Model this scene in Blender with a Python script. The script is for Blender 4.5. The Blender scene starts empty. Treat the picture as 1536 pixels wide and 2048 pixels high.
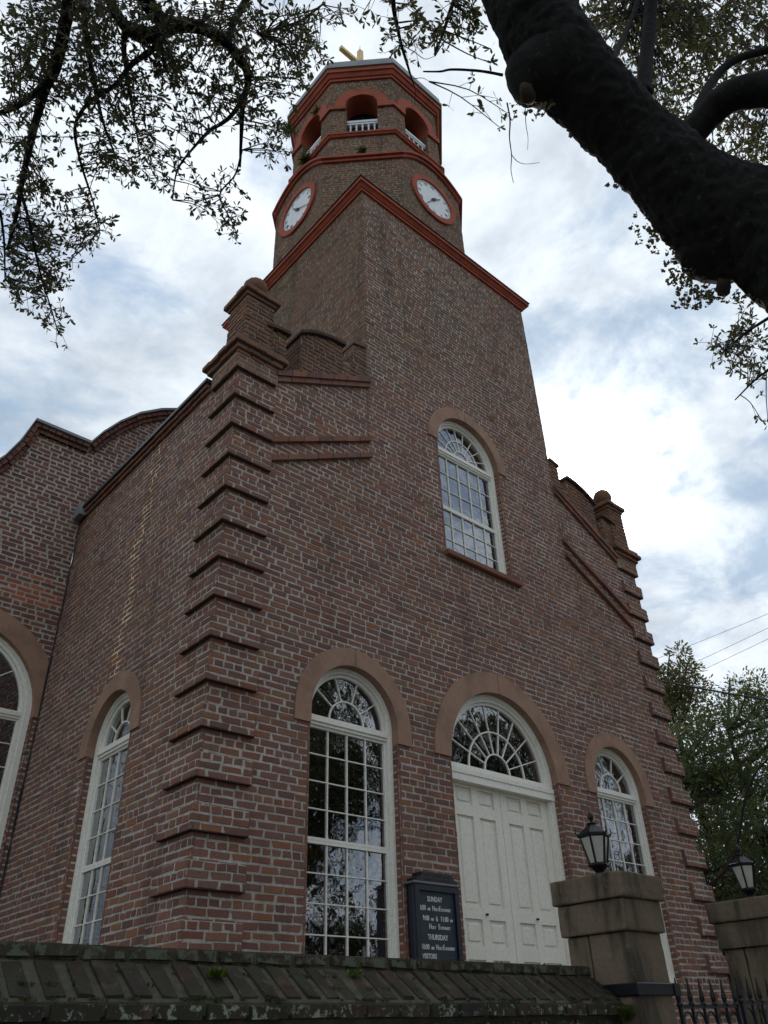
import bpy, math, random
from math import sin, cos, pi, radians, sqrt, atan2
from mathutils import Vector, Matrix, Euler, noise
rng = random.Random(7)
SC = bpy.context.scene
COL = SC.collection

# ------------------------------------------------------------------ camera
CAM = Vector((-3.4666, -6.4, 1.6))
EUL = Euler((radians(123.7775), radians(1.7140), radians(-41.2940)), 'XYZ')
FPX = 1586.48
camd = bpy.data.cameras.new('camera')
camd.sensor_fit = 'VERTICAL'; camd.sensor_height = 24.0
camd.lens = FPX / 2048 * 24.0
camd.clip_start = 0.05; camd.clip_end = 5000
camo = bpy.data.objects.new('camera', camd); COL.objects.link(camo)
camo.location = CAM; camo.rotation_euler = EUL
SC.camera = camo
RM = EUL.to_matrix()
def ray(px, py):
    d = RM @ Vector(((px - 768) / FPX, -(py - 1024) / FPX, -1.0)); return d.normalized()
def at(px, py, dist): return CAM + ray(px, py) * dist
def proj(p):
    c = RM.transposed() @ (Vector(p) - CAM)
    if c.z > -0.05: return None
    return (768 + FPX * c.x / -c.z, 1024 - FPX * c.y / -c.z, -c.z)

# ------------------------------------------------------------------ world + sun
SUN = ray(1168, 946)
SEL = math.asin(SUN.z); SAZ = atan2(SUN.x, SUN.y)
w = bpy.data.worlds.new('World'); SC.world = w; w.use_nodes = True
nt = w.node_tree; nt.nodes.clear()
class NT:
    def __init__(s, tree): s.t = tree
    def n(s, typ, **kw):
        nd = s.t.nodes.new(typ)
        for k, v in kw.items():
            if k.startswith('i_'):
                key = k[2:]; key = int(key) if key.isdigit() else key.replace('_', ' ')
                s.set(nd, key, v)
            else: setattr(nd, k, v)
        return nd
    def set(s, nd, key, v):
        if isinstance(v, bpy.types.NodeSocket): s.t.links.new(v, nd.inputs[key])
        else: nd.inputs[key].default_value = v
    def math(s, op, a, b=None, c=None, clamp=False):
        nd = s.t.nodes.new('ShaderNodeMath'); nd.operation = op; nd.use_clamp = clamp
        for i, v in enumerate((a, b, c)):
            if v is not None: s.set(nd, i, v)
        return nd.outputs[0]
    def vmath(s, op, a, b=None):
        nd = s.t.nodes.new('ShaderNodeVectorMath'); nd.operation = op
        s.set(nd, 0, a)
        if b is not None: s.set(nd, 1, b)
        return nd
    def noise(s, vec, scale, detail=5, rough=.55, dist=0.0, out='Fac'):
        nd = s.t.nodes.new('ShaderNodeTexNoise')
        s.set(nd, 'Vector', vec); s.set(nd, 'Scale', scale); s.set(nd, 'Detail', detail)
        s.set(nd, 'Roughness', rough); s.set(nd, 'Distortion', dist)
        return nd.outputs[out]
    def ramp(s, fac, stops, interp='LINEAR'):
        nd = s.t.nodes.new('ShaderNodeValToRGB'); nd.color_ramp.interpolation = interp
        el = nd.color_ramp.elements
        while len(el) < len(stops): el.new(.5)
        for e, (p, c) in zip(el, stops):
            e.position = p
            if isinstance(c, (int, float)): c = (c, c, c)
            e.color = (*c, 1)
        s.set(nd, 0, fac); return nd.outputs[0]
    def mix(s, fac, a, b, mode='MIX'):
        nd = s.t.nodes.new('ShaderNodeMix'); nd.data_type = 'RGBA'; nd.blend_type = mode
        for key, v in ((0, fac), (6, a), (7, b)):
            if isinstance(v, bpy.types.NodeSocket): s.t.links.new(v, nd.inputs[key])
            else:
                if key and not hasattr(v, '__len__'): v = (v, v, v)
                if key and len(v) == 3: v = (*v, 1)
                nd.inputs[key].default_value = v
        return nd.outputs[2]
    def maprange(s, v, a, b, c=0.0, d=1.0):
        nd = s.t.nodes.new('ShaderNodeMapRange'); nd.clamp = True; nd.interpolation_type = 'SMOOTHSTEP'
        for i, x in enumerate((v, a, b, c, d)): s.set(nd, i, x)
        return nd.outputs[0]
W = NT(nt)
tc = W.n('ShaderNodeTexCoord')
sky = W.n('ShaderNodeTexSky', sky_type='NISHITA', sun_disc=False, sun_elevation=SEL, sun_rotation=SAZ,
          air_density=1.0, dust_density=.5, ozone_density=1.0)
skyc = W.vmath('SCALE', sky.outputs[0]); skyc.inputs['Scale'].default_value = 0.115
dirv = W.vmath('NORMALIZE', tc.outputs['Generated']).outputs[0]
sep = W.n('ShaderNodeSeparateXYZ'); nt.links.new(dirv, sep.inputs[0])
zc = W.math('MAXIMUM', sep.outputs[2], 0.0)
zden = W.math('ADD', zc, 0.22)
cu = W.math('DIVIDE', sep.outputs[0], zden); cv = W.math('DIVIDE', sep.outputs[1], zden)
cp = W.n('ShaderNodeCombineXYZ', i_0=cu, i_1=cv, i_2=58.3).outputs[0]
big = W.noise(cp, .9, 3, .5)
n1 = W.noise(cp, 4.2, 10, .60, .35)
n2 = W.noise(W.vmath('ADD', cp, (7.3, 2.1, 5.0)).outputs[0], 1.5, 8, .55, .4)
n3 = W.noise(W.vmath('ADD', cp, (1.3, 9.1, 2.0)).outputs[0], 7.0, 7, .62, .3)
cover = W.math('ADD', W.math('MULTIPLY', n1, .85), W.math('MULTIPLY', big, .36))
mask = W.maprange(cover, .45, .63, .18, 1.0)
lum = W.math('ADD', W.math('MULTIPLY', n2, .62), W.math('MULTIPLY', n3, .38))
cloud = W.ramp(lum, [(.36, (.26, .305, .36)), (.46, (.41, .455, .505)), (.54, (.54, .585, .625)), (.66, (.65, .69, .72))])
sd = W.vmath('DOT_PRODUCT', dirv, tuple(SUN)).outputs['Value']
sdc = W.math('MAXIMUM', sd, 0.0)
thin = W.maprange(n3, .42, .60, 1.0, .06)
g1 = W.math('MULTIPLY', W.math('MULTIPLY', W.math('POWER', sdc, 420.0), 4.5), thin)
g2 = W.math('MULTIPLY', W.math('POWER', sdc, 80.0), .16)
glow = W.math('ADD', g1, g2)
glowc = W.vmath('SCALE', (1.0, .97, .90)); nt.links.new(glow, glowc.inputs['Scale'])
cloudg = W.vmath('ADD', cloud, glowc.outputs[0]).outputs[0]
skym = W.vmath('MINIMUM', skyc.outputs[0], (.215, .295, .40)).outputs[0]
allc = W.mix(mask, skym, cloudg)
bg = W.n('ShaderNodeBackground', i_Color=allc, i_Strength=1.0)
wo = W.n('ShaderNodeOutputWorld'); nt.links.new(bg.outputs[0], wo.inputs[0])

sl = bpy.data.lights.new('sun', 'SUN'); sl.energy = 1.1; sl.angle = radians(12); sl.color = (1.0, .95, .86)
so = bpy.data.objects.new('sun', sl); COL.objects.link(so)
so.rotation_euler = (-SUN).to_track_quat('-Z', 'Y').to_euler(); so.location = (0, 0, 30)
SC.view_settings.view_transform = 'Standard'; SC.view_settings.look = 'None'
SC.view_settings.exposure = 0.80; SC.view_settings.gamma = 1.0
SC.cycles.max_bounces = 6; SC.cycles.transparent_max_bounces = 12
SC.cycles.use_denoising = True

# ------------------------------------------------------------------ materials
def material(name):
    m = bpy.data.materials.new(name); m.use_nodes = True; m.node_tree.nodes.clear()
    t = NT(m.node_tree); out = t.n('ShaderNodeOutputMaterial'); b = t.n('ShaderNodeBsdfPrincipled')
    m.node_tree.links.new(b.outputs[0], out.inputs[0])
    return m, t, b, out
def bump(t, b, h, strength=.4, dist=.01):
    nd = t.n('ShaderNodeBump', i_Strength=strength, i_Distance=dist); t.set(nd, 'Height', h)
    t.t.links.new(nd.outputs[0], b.inputs['Normal'])
def simple(name, col, rough=.6, metal=0.0, nscale=12.0, var=.25, bstr=.15, bdist=.004, spec=.5):
    m, t, b, o = material(name)
    pos = t.n('ShaderNodeNewGeometry').outputs['Position']
    n = t.noise(pos, nscale, 6, .6); n2 = t.noise(pos, nscale * .17, 3, .5)
    f = t.math('ADD', t.math('MULTIPLY', n, .6), t.math('MULTIPLY', n2, .4))
    c = t.mix(t.maprange(f, .3, .7), tuple(x * (1 - var) for x in col), tuple(min(1, x * (1 + var)) for x in col))
    t.set(b, 'Base Color', c); b.inputs['Roughness'].default_value = rough; b.inputs['Metallic'].default_value = metal
    b.inputs['Specular IOR Level'].default_value = spec
    if bstr: bump(t, b, n, bstr, bdist)
    return m
def rnd_value(t):
    a = t.n('ShaderNodeAttribute', attribute_name='rnd').outputs['Fac']
    o = t.n('ShaderNodeObjectInfo').outputs['Random']
    return t.math('FRACT', t.math('ADD', a, o))
def brick_mat(name, stops, stain=(.07, .055, .045), stain_amt=.5, moss=0.0, lich=(30.0, .56, .64, .38, .55), green=None, lcol=(.21, .235, .18)):
    m, t, b, o = material(name)
    pos = t.n('ShaderNodeNewGeometry').outputs['Position']
    r = rnd_value(t)
    c = t.ramp(r, stops)
    fine = t.noise(pos, 38.0, 6, .65); mid = t.noise(pos, 9.0, 4, .6); low = t.noise(pos, .55, 5, .6)
    c = t.mix(t.maprange(fine, .35, .75, 0, .45), c, t.mix(.6, c, (.035, .026, .024)))
    c = t.mix(t.maprange(mid, .5, .75, 0, .35), c, (.20, .13, .10))
    c = t.mix(t.maprange(low, .50, .72, 0, stain_amt), c, stain)
    st_ = t.noise(t.vmath('MULTIPLY', pos, (2.2, 2.2, .28)).outputs[0], 1.0, 6, .62)
    c = t.mix(t.maprange(st_, .52, .72, 0, .55), c, tuple(x * .55 for x in stain))
    spots = t.noise(pos, 95.0, 2, .5)
    c = t.mix(t.maprange(spots, .70, .76, 0, .8), c, (.02, .015, .015))
    if moss:
        mo = t.noise(pos, 6.0, 8, .7); c = t.mix(t.maprange(mo, .46, .60, 0, moss), c, (.026, .030, .014))
        li = t.noise(pos, lich[0], 6, .65); lm = t.noise(pos, 3.0, 3, .6)
        if green: c = t.mix(t.maprange(t.noise(pos, 11.0, 7, .7), .60, .68, 0, .9), c, green)
        c = t.mix(t.math('MULTIPLY', t.maprange(li, lich[1], lich[2], 0, .9), t.maprange(lm, lich[3], lich[4])), c, lcol)
    t.set(b, 'Base Color', c); b.inputs['Roughness'].default_value = .9; b.inputs['Specular IOR Level'].default_value = .25
    h = t.math('ADD', t.math('MULTIPLY', fine, .7), t.math('MULTIPLY', mid, .6))
    bump(t, b, h, .55, .008)
    return m
FSTOPS = [(0, (.13, .060, .048)), (.14, (.16, .078, .060)), (.28, (.105, .060, .058)), (.42, (.17, .088, .072)), (.55, (.125, .075, .070)),
          (.68, (.155, .095, .066)), (.80, (.185, .085, .052)), (.90, (.085, .056, .054)), (1.0, (.14, .070, .060))]
def tint(st, f): return [(p, (c[0] * f[0], c[1] * f[1], c[2] * f[2])) for p, c in st]
M = {}
M['brick'] = brick_mat('brick_facade', tint(FSTOPS, (1.50, 1.32, 1.16)), (.12, .085, .07), .35)
M['brick_tower'] = brick_mat('brick_tower', tint(FSTOPS, (1.34, 1.28, 1.04)), (.095, .078, .050), .8)
M['brick_dark'] = brick_mat('brick_darkened', tint(FSTOPS, (.5, .55, .55)), (.05, .045, .035), .6)  # darker brick tint for quoin undersides and parapet copings
M['brick_orange'] = brick_mat('brick_orange', tint(FSTOPS, (2.3, 1.35, .95)), (.25, .10, .05), .3)
M['brick_nave'] = brick_mat('brick_nave', tint(FSTOPS, (1.25, 1.08, 1.08)), (.10, .05, .035), .5)
M['brick_wall'] = brick_mat('brick_yard_wall', tint(FSTOPS, (.30, .36, .33)), (.022, .020, .015), .7, .85, (28.0, .54, .60, .36, .50))
M['brick_slope'] = brick_mat('brick_wall_slope', tint(FSTOPS, (.24, .27, .23)), (.018, .018, .012), .8, .95, (70.0, .66, .70, .40, .55), (.045, .070, .012))
M['brick_top'] = brick_mat('brick_wall_top', tint(FSTOPS, (.30, .35, .30)), (.05, .052, .035), .7, .6, (20.0, .47, .56, .30, .46), None, (.095, .11, .076))
def mortar_mat(name, col, col2, crack=False):
    m, t, b, o = material(name)
    pos = t.n('ShaderNodeNewGeometry').outputs['Position']
    n = t.noise(pos, 22.0, 6, .65); low = t.noise(pos, .8, 5, .6)
    c = t.mix(t.maprange(n, .3, .7), tuple(x * .72 for x in col), tuple(x * 1.2 for x in col))
    c = t.mix(t.maprange(low, .5, .68, 0, .8), c, col2)
    st_ = t.noise(t.vmath('MULTIPLY', pos, (2.2, 2.2, .28)).outputs[0], 1.0, 6, .62)
    c = t.mix(t.maprange(st_, .52, .72, 0, .6), c, tuple(x * .5 for x in col2))
    wh = t.noise(t.vmath('MULTIPLY', pos, (1.5, 1.5, .6)).outputs[0], 1.1, 5, .6)
    c = t.mix(t.maprange(wh, .56, .70, 0, .6), c, tuple(min(.6, x * 1.45) for x in col))
    if crack:
        sp = t.n('ShaderNodeSeparateXYZ'); t.set(sp, 0, pos)
        wob = t.noise(t.n('ShaderNodeCombineXYZ', i_2=sp.outputs[2]).outputs[0], 1.2, 4, .6)
        line = t.math('ADD', t.math('MULTIPLY', t.math('SUBTRACT', sp.outputs[2], 5.3), -.10), t.math('MULTIPLY', wob, .9))
        d = t.math('ABSOLUTE', t.math('SUBTRACT', sp.outputs[1], t.math('ADD', line, 1.85)))
        mk = t.math('MULTIPLY', t.maprange(d, .06, .17, 1.0, 0), t.maprange(sp.outputs[2], 5.15, 5.35)); c = t.mix(mk, c, (.80, .66, .44))
    t.set(b, 'Base Color', c); b.inputs['Roughness'].default_value = .95; b.inputs['Specular IOR Level'].default_value = .2
    bump(t, b, n, .6, .01)
    return m
M['mortar'] = mortar_mat('mortar_grey', (.42, .38, .335), (.33, .275, .215))
M['mortar_side'] = mortar_mat('mortar_side', (.41, .37, .325), (.36, .305, .23), True)
M['mortar_tower'] = mortar_mat('mortar_tower', (.29, .25, .19), (.20, .17, .12))
M['mortar_dark'] = mortar_mat('mortar_yard_wall', (.070, .065, .046), (.032, .035, .021))
def stain_mat(name, col, dark, light=None, rough=.85, sc=2.2, amt=.8, streak=False, bs=.35):
    m, t, b, o = material(name)
    pos = t.n('ShaderNodeNewGeometry').outputs['Position']
    v = pos
    if streak: v = t.vmath('MULTIPLY', pos, (1, 1, .22)).outputs[0]
    n = t.noise(v, sc, 8, .65, .3); f = t.noise(pos, 30.0, 6, .65); f2 = t.noise(pos, sc * 3.1, 5, .6)
    c = t.mix(t.maprange(n, .42, .66, 0, amt), col, dark)
    if light: c = t.mix(t.maprange(f2, .58, .72, 0, .5), c, light)
    c = t.mix(t.maprange(f, .4, .75, 0, .35), c, tuple(x * .5 for x in col))
    t.set(b, 'Base Color', c); b.inputs['Roughness'].default_value = rough; b.inputs['Specular IOR Level'].default_value = .3
    bump(t, b, t.math('ADD', f, f2), bs, .006)
    return m
M['stucco'] = stain_mat('terracotta_stucco', (.33, .20, .138), (.21, .13, .092), (.40, .26, .185), bs=.2)
M['redpaint'] = stain_mat('red_trim_paint', (.36, .082, .045), (.19, .055, .036), (.40, .13, .085), sc=3.0, amt=.7, bs=.25)
M['white'] = stain_mat('white_paint', (.84, .81, .73), (.73, .69, .60), None, .5, 3.0, .4, True, .08)
M['white_blue'] = simple('white_balustrade_paint', (.66, .69, .72), .5, 0, 20, .1, .1)
M['door'] = stain_mat('door_paint', (.83, .79, .69), (.73, .69, .59), None, .5, 2.5, .5, True, .06)
M['stone'] = stain_mat('brown_sandstone', (.15, .112, .076), (.030, .027, .020), (.21, .155, .10), .9, 4.2, 1.0, True, 1.0)
M['lead'] = stain_mat('lead_sheet', (.24, .26, .27), (.13, .14, .145), None, .5, 2.0, .6, True, .1)
M['darkmetal'] = simple('dark_roof_edge', (.035, .036, .04), .5, 0, 8, .3, .1)
M['slate'] = simple('roof_metal', (.10, .105, .11), .6, 0, 5, .3, .1)
M['iron'] = simple('black_iron', (.006, .006, .008), .38, 0, 30, .4, .2, spec=.28)
M['frost'] = simple('frosted_lamp_glass', (.42, .40, .345), .35, 0, 14, .12, .05)
M['gold'] = simple('gilded_cross', (.62, .42, .16), .45, .3, 10, .2, .1)
M['clock'] = simple('clock_face_paint', (.66, .68, .71), .45, 0, 8, .06, .05)
M['black'] = simple('black_paint', (.015, .015, .018), .5, 0, 30, .3, 0)
M['faded'] = simple('faded_numeral_paint', (.10, .105, .12), .6, 0, 30, .3, 0)
M['dark_in'] = simple('interior_shade_black', (.012, .010, .010), .95, 0, 5, .2, 0)  # indoor shade painted as a near-black base colour
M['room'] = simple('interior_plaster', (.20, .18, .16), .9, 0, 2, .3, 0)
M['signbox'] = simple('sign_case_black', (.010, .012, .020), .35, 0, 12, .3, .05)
M['felt'] = simple('sign_letter_board', (.026, .038, .052), .55, 0, 60, .2, .2)
M['letter'] = simple('white_letters', (.62, .62, .60), .5, 0, 40, .08, 0)
M['bronze'] = simple('bronze_letters', (.085, .062, .045), .5, .2, 40, .2, 0)
M['signtrim'] = simple('sign_grey_trim', (.13, .12, .13), .5, 0, 15, .2, 0)
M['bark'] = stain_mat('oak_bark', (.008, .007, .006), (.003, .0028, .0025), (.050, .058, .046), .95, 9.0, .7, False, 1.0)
M['twig'] = simple('twig_bark', (.028, .020, .017), .9, 0, 30, .3, 0)
M['wound'] = simple('bare_wood', (.030, .018, .011), .9, 0, 14, .4, .5, .02)
M['dirt'] = stain_mat('churchyard_grass', (.055, .075, .025), (.05, .04, .028), None, .95, 1.5, .8, False, .5)
M['pave'] = stain_mat('concrete_paving', (.26, .25, .235), (.16, .155, .145), None, .9, 1.2, .7, False, .3)
M['asphalt'] = simple('asphalt', (.05, .05, .052), .9, 0, 40, .3, .3)
M['cable'] = simple('cable_black', (.02, .02, .022), .6, 0, 5, .1, 0)
def leaf_mat(name, stops, trans=.35):
    m, t, b, o = material(name)
    r = rnd_value(t); c = t.ramp(r, stops)
    t.set(b, 'Base Color', c); b.inputs['Roughness'].default_value = .45
    tr = t.n('ShaderNodeBsdfTranslucent'); t.set(tr, 0, t.mix(.5, c, (.10, .11, .02)))
    mx = t.n('ShaderNodeMixShader', i_0=trans)
    t.t.links.new(b.outputs[0], mx.inputs[1]); t.t.links.new(tr.outputs[0], mx.inputs[2]); t.t.links.new(mx.outputs[0], o.inputs[0])
    return m
M['oakleaf'] = leaf_mat('oak_leaf', [(0, (.045, .050, .022)), (.3, (.062, .068, .028)), (.55, (.050, .038, .030)), (.75, (.080, .085, .032)), (.9, (.11, .072, .038)), (1, (.06, .045, .036))], .38)
M['cedar'] = leaf_mat('cedar_leaf', [(0, (.048, .086, .040)), (.4, (.082, .13, .056)), (.7, (.11, .15, .064)), (.9, (.17, .16, .065)), (1, (.14, .125, .06))], .55)
M['yellowleaf'] = leaf_mat('autumn_leaf', [(0, (.06, .085, .03)), (.5, (.10, .105, .035)), (.8, (.16, .13, .05)), (1, (.18, .10, .045))], .35)
M['fern'] = leaf_mat('dry_fern', [(0, (.035, .028, .02)), (.6, (.06, .045, .03)), (1, (.045, .05, .02))], .3)
M['greenfern'] = leaf_mat('green_fern', [(0, (.04, .075, .015)), (.6, (.07, .10, .02)), (1, (.10, .09, .025))], .35)
M['darkmoss'] = leaf_mat('dark_moss', [(0, (.022, .030, .010)), (.5, (.040, .048, .014)), (1, (.075, .075, .035))], .2)
M['moss'] = leaf_mat('moss_green', [(0, (.05, .085, .012)), (.6, (.09, .13, .015)), (1, (.12, .13, .03))], .2)
m, t, b, o = material('window_glass')
tr = t.n('ShaderNodeBsdfTransparent', i_Color=(.62, .66, .66, 1))
gl = t.n('ShaderNodeBsdfGlossy', i_Roughness=.015); gl.inputs[0].default_value = (.95, .97, 1, 1)
pos = t.n('ShaderNodeNewGeometry').outputs['Position']
bn = t.n('ShaderNodeBump', i_Strength=.22, i_Distance=.02); t.set(bn, 'Height', t.noise(pos, 5.0, 2, .4))
t.t.links.new(bn.outputs[0], gl.inputs['Normal'])
fr = t.n('ShaderNodeFresnel', i_IOR=1.95)
mx = t.n('ShaderNodeMixShader'); t.set(mx, 0, t.math('MULTIPLY', fr.outputs[0], 2.0, clamp=True))
t.t.links.new(tr.outputs[0], mx.inputs[1]); t.t.links.new(gl.outputs[0], mx.inputs[2]); t.t.links.new(mx.outputs[0], o.inputs[0])
M['glass'] = m

# ------------------------------------------------------------------ helpers
def link(name, data, parent=None):
    o = bpy.data.objects.new(name, data); COL.objects.link(o)
    if parent is not None: o.parent = parent
    return o
def tag(o, label=None, cat=None, group=None, kind=None):
    if label: o['label'] = label
    if cat: o['category'] = cat
    if group: o['group'] = group
    if kind: o['kind'] = kind
    return o
def empty(name, loc, label=None, cat=None, group=None):
    o = link(name, None); o.location = loc; o.empty_display_size = .2
    return tag(o, label, cat, group)
I4 = Matrix.Identity(4)
class MB:
    def __init__(s, X=I4): s.v = []; s.f = []; s.m = []; s.r = []; s.X = X
    def add(s, vs, fs, mi=0, r=0.0):
        n = len(s.v); X = s.X
        s.v.extend([tuple(X @ Vector(v)) for v in vs])
        for f in fs: s.f.append(tuple(i + n for i in f)); s.m.append(mi); s.r.append(r)
    def box(s, x0, x1, y0, y1, z0, z1, mi=0, r=0.0, j=0.0):
        v = [(x, y, z) for z in (z0, z1) for y in (y0, y1) for x in (x0, x1)]
        if j: v = [(a + rng.uniform(-j, j), b + rng.uniform(-j, j), c + rng.uniform(-j, j)) for a, b, c in v]
        s.add(v, [(0, 2, 3, 1), (4, 5, 7, 6), (0, 1, 5, 4), (2, 6, 7, 3), (0, 4, 6, 2), (1, 3, 7, 5)], mi, r)
    def bbox(s, x0, x1, y0, y1, z0, z1, bv=.01, mi=0):   # box with chamfered edges in all verticals and rims
        def ringv(z, i): return [(x0 + i, y0 + bv, z), (x0 + bv, y0 + i, z), (x1 - bv, y0 + i, z), (x1 - i, y0 + bv, z), (x1 - i, y1 - bv, z), (x1 - bv, y1 - i, z), (x0 + bv, y1 - i, z), (x0 + i, y1 - bv, z)]
        R = [ringv(z0, bv * .8), ringv(z0 + bv, 0), ringv(z1 - bv, 0), ringv(z1, bv * .8)]
        vs = [p for q in R for p in q]; fs = [tuple(reversed(range(8))), tuple(range(24, 32))]
        for k in range(3):
            for i in range(8):
                a = k * 8 + i; b2 = k * 8 + (i + 1) % 8; fs.append((a, b2, b2 + 8, a + 8))
        s.add(vs, fs, mi)
    def prism(s, poly, y0, y1, mi=0, r=0.0):     # poly in (x,z), counter-clockwise seen from -y
        n = len(poly)
        vs = [(x, y0, z) for x, z in poly] + [(x, y1, z) for x, z in poly]
        fs = [tuple(range(n)), tuple(reversed(range(n, 2 * n)))]
        for i in range(n):
            k = (i + 1) % n; fs.append((i, i + n, k + n, k))
        s.add(vs, fs, mi, r)
    def strip(s, outer, inner, y0, y1, mi=0):    # band between two matching (x,z) polylines
        n = len(outer); vs = []
        for (ox, oz), (ix, iz) in zip(outer, inner): vs += [(ox, y0, oz), (ix, y0, iz), (ix, y1, iz), (ox, y1, oz)]
        fs = []
        for i in range(n - 1):
            a = 4 * i; b = a + 4
            for k in range(4): fs.append((a + k, a + (k + 1) % 4, b + (k + 1) % 4, b + k))
        fs += [(0, 3, 2, 1), (4 * n - 4, 4 * n - 3, 4 * n - 2, 4 * n - 1)]
        s.add(vs, fs, mi)
    def tube(s, pts, rad, n=6, mi=0, r=0.0, cap=True, jit=None):
        pts = [Vector(p) for p in pts]; k = len(pts); vs = []
        if not hasattr(rad, '__len__'): rad = [rad] * k
        up = Vector((0.31, .17, .93))
        for i, p in enumerate(pts):
            d = (pts[min(i + 1, k - 1)] - pts[max(i - 1, 0)]).normalized()
            a = d.cross(up)
            if a.length < .05: a = d.cross(Vector((1, 0, 0)))
            a.normalize(); b = d.cross(a)
            for q in range(n):
                an = 2 * pi * q / n; rr = rad[i]
                vv = p + (a * cos(an) + b * sin(an)) * rr
                if jit: vv = p + (a * cos(an) + b * sin(an)) * (rr * jit(vv))
                vs.append(tuple(vv))
        fs = [(i * n + q, i * n + (q + 1) % n, (i + 1) * n + (q + 1) % n, (i + 1) * n + q) for i in range(k - 1) for q in range(n)]
        if cap: fs += [tuple(reversed(range(n))), tuple(range((k - 1) * n, k * n))]
        s.add(vs, fs, mi, r)
    def lathe(s, c, prof, n=16, mi=0, rot=0.0):  # prof of (r,z)
        vs = [(c[0] + r * cos(2 * pi * q / n + rot), c[1] + r * sin(2 * pi * q / n + rot), c[2] + z) for r, z in prof for q in range(n)]
        k = len(prof)
        fs = [(i * n + q, i * n + (q + 1) % n, (i + 1) * n + (q + 1) % n, (i + 1) * n + q) for i in range(k - 1) for q in range(n)]
        fs += [tuple(reversed(range(n))), tuple(range((k - 1) * n, k * n))]
        s.add(vs, fs, mi)
    def rough(s, x0, x1, y0, y1, z0, z1, bv=.014, n=14, amp=.006, mi=0):   # worn, slightly uneven block with rounded chipped edges
        c = Vector(((x0 + x1) / 2, (y0 + y1) / 2, (z0 + z1) / 2)); h = Vector(((x1 - x0) / 2, (y1 - y0) / 2, (z1 - z0) / 2)); idx = {}; vs = []; fs = []
        def vert(a):
            k = tuple(round(q_, 4) for q_ in a)
            if k not in idx:
                p = Vector((a[0] * h.x, a[1] * h.y, a[2] * h.z)); w_ = c + p
                b_ = bv * (.6 + 1.3 * max(0, noise.noise(w_ * 9)))
                core = Vector([max(-h[i] + b_, min(h[i] - b_, p[i])) for i in range(3)]); d = p - core
                if d.length > 1e-6: p = core + d.normalized() * b_
                p += (p.normalized()) * (amp * noise.noise(w_ * 6) + amp * .7 * noise.noise(w_ * 19))
                idx[k] = len(vs); vs.append(tuple(c + p))
            return idx[k]
        t_ = [-1, -.97, -.93] + [-.85 + 1.7 * i / (n - 1) for i in range(n)] + [.93, .97, 1]
        for ax in range(3):
            for sg in (-1, 1):
                for i in range(len(t_) - 1):
                    for j in range(len(t_) - 1):
                        q_ = []
                        for (u_, v_) in ((i, j), (i + 1, j), (i + 1, j + 1), (i, j + 1)):
                            a = [0, 0, 0]; a[ax] = sg; a[(ax + 1) % 3] = t_[u_]; a[(ax + 2) % 3] = t_[v_]; q_.append(vert(a))
                        fs.append(tuple(q_ if sg > 0 else reversed(q_)))
        s.add(vs, fs, mi)
    def build(s, name, mats, parent=None, smooth=False, rnd=False):
        me = bpy.data.meshes.new(name); me.from_pydata(s.v, [], s.f)
        if not isinstance(mats, (list, tuple)): mats = [mats]
        for mm in mats: me.materials.append(M[mm] if isinstance(mm, str) else mm)
        if len(mats) > 1: me.polygons.foreach_set('material_index', s.m)
        if rnd:
            a = me.attributes.new('rnd', 'FLOAT', 'FACE'); a.data.foreach_set('value', s.r)
        if smooth: me.polygons.foreach_set('use_smooth', [True] * len(me.polygons))
        me.update()
        return link(name, me, parent)
def frame(p, yawdeg): return Matrix.Translation(p) @ Matrix.Rotation(radians(yawdeg), 4, 'Z')
def text_mesh(body, size, X, mat, name, parent, align='CENTER', extrude=.002, sx=1.0, offset=0.0):
    cu = bpy.data.curves.new(name, 'FONT'); cu.body = body; cu.size = size; cu.align_x = align; cu.extrude = extrude; cu.offset = offset; cu.resolution_u = 3
    to = bpy.data.objects.new(name, cu); COL.objects.link(to)
    dg = bpy.context.evaluated_depsgraph_get(); dg.update()
    me = bpy.data.meshes.new_from_object(to.evaluated_get(dg)); bpy.data.objects.remove(to); bpy.data.curves.remove(cu)
    me.transform(X @ Matrix.Rotation(pi / 2, 4, 'X') @ Matrix.Diagonal((sx, 1, 1, 1)))
    me.materials.clear(); me.materials.append(M[mat])
    return link(name, me, parent)

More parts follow.
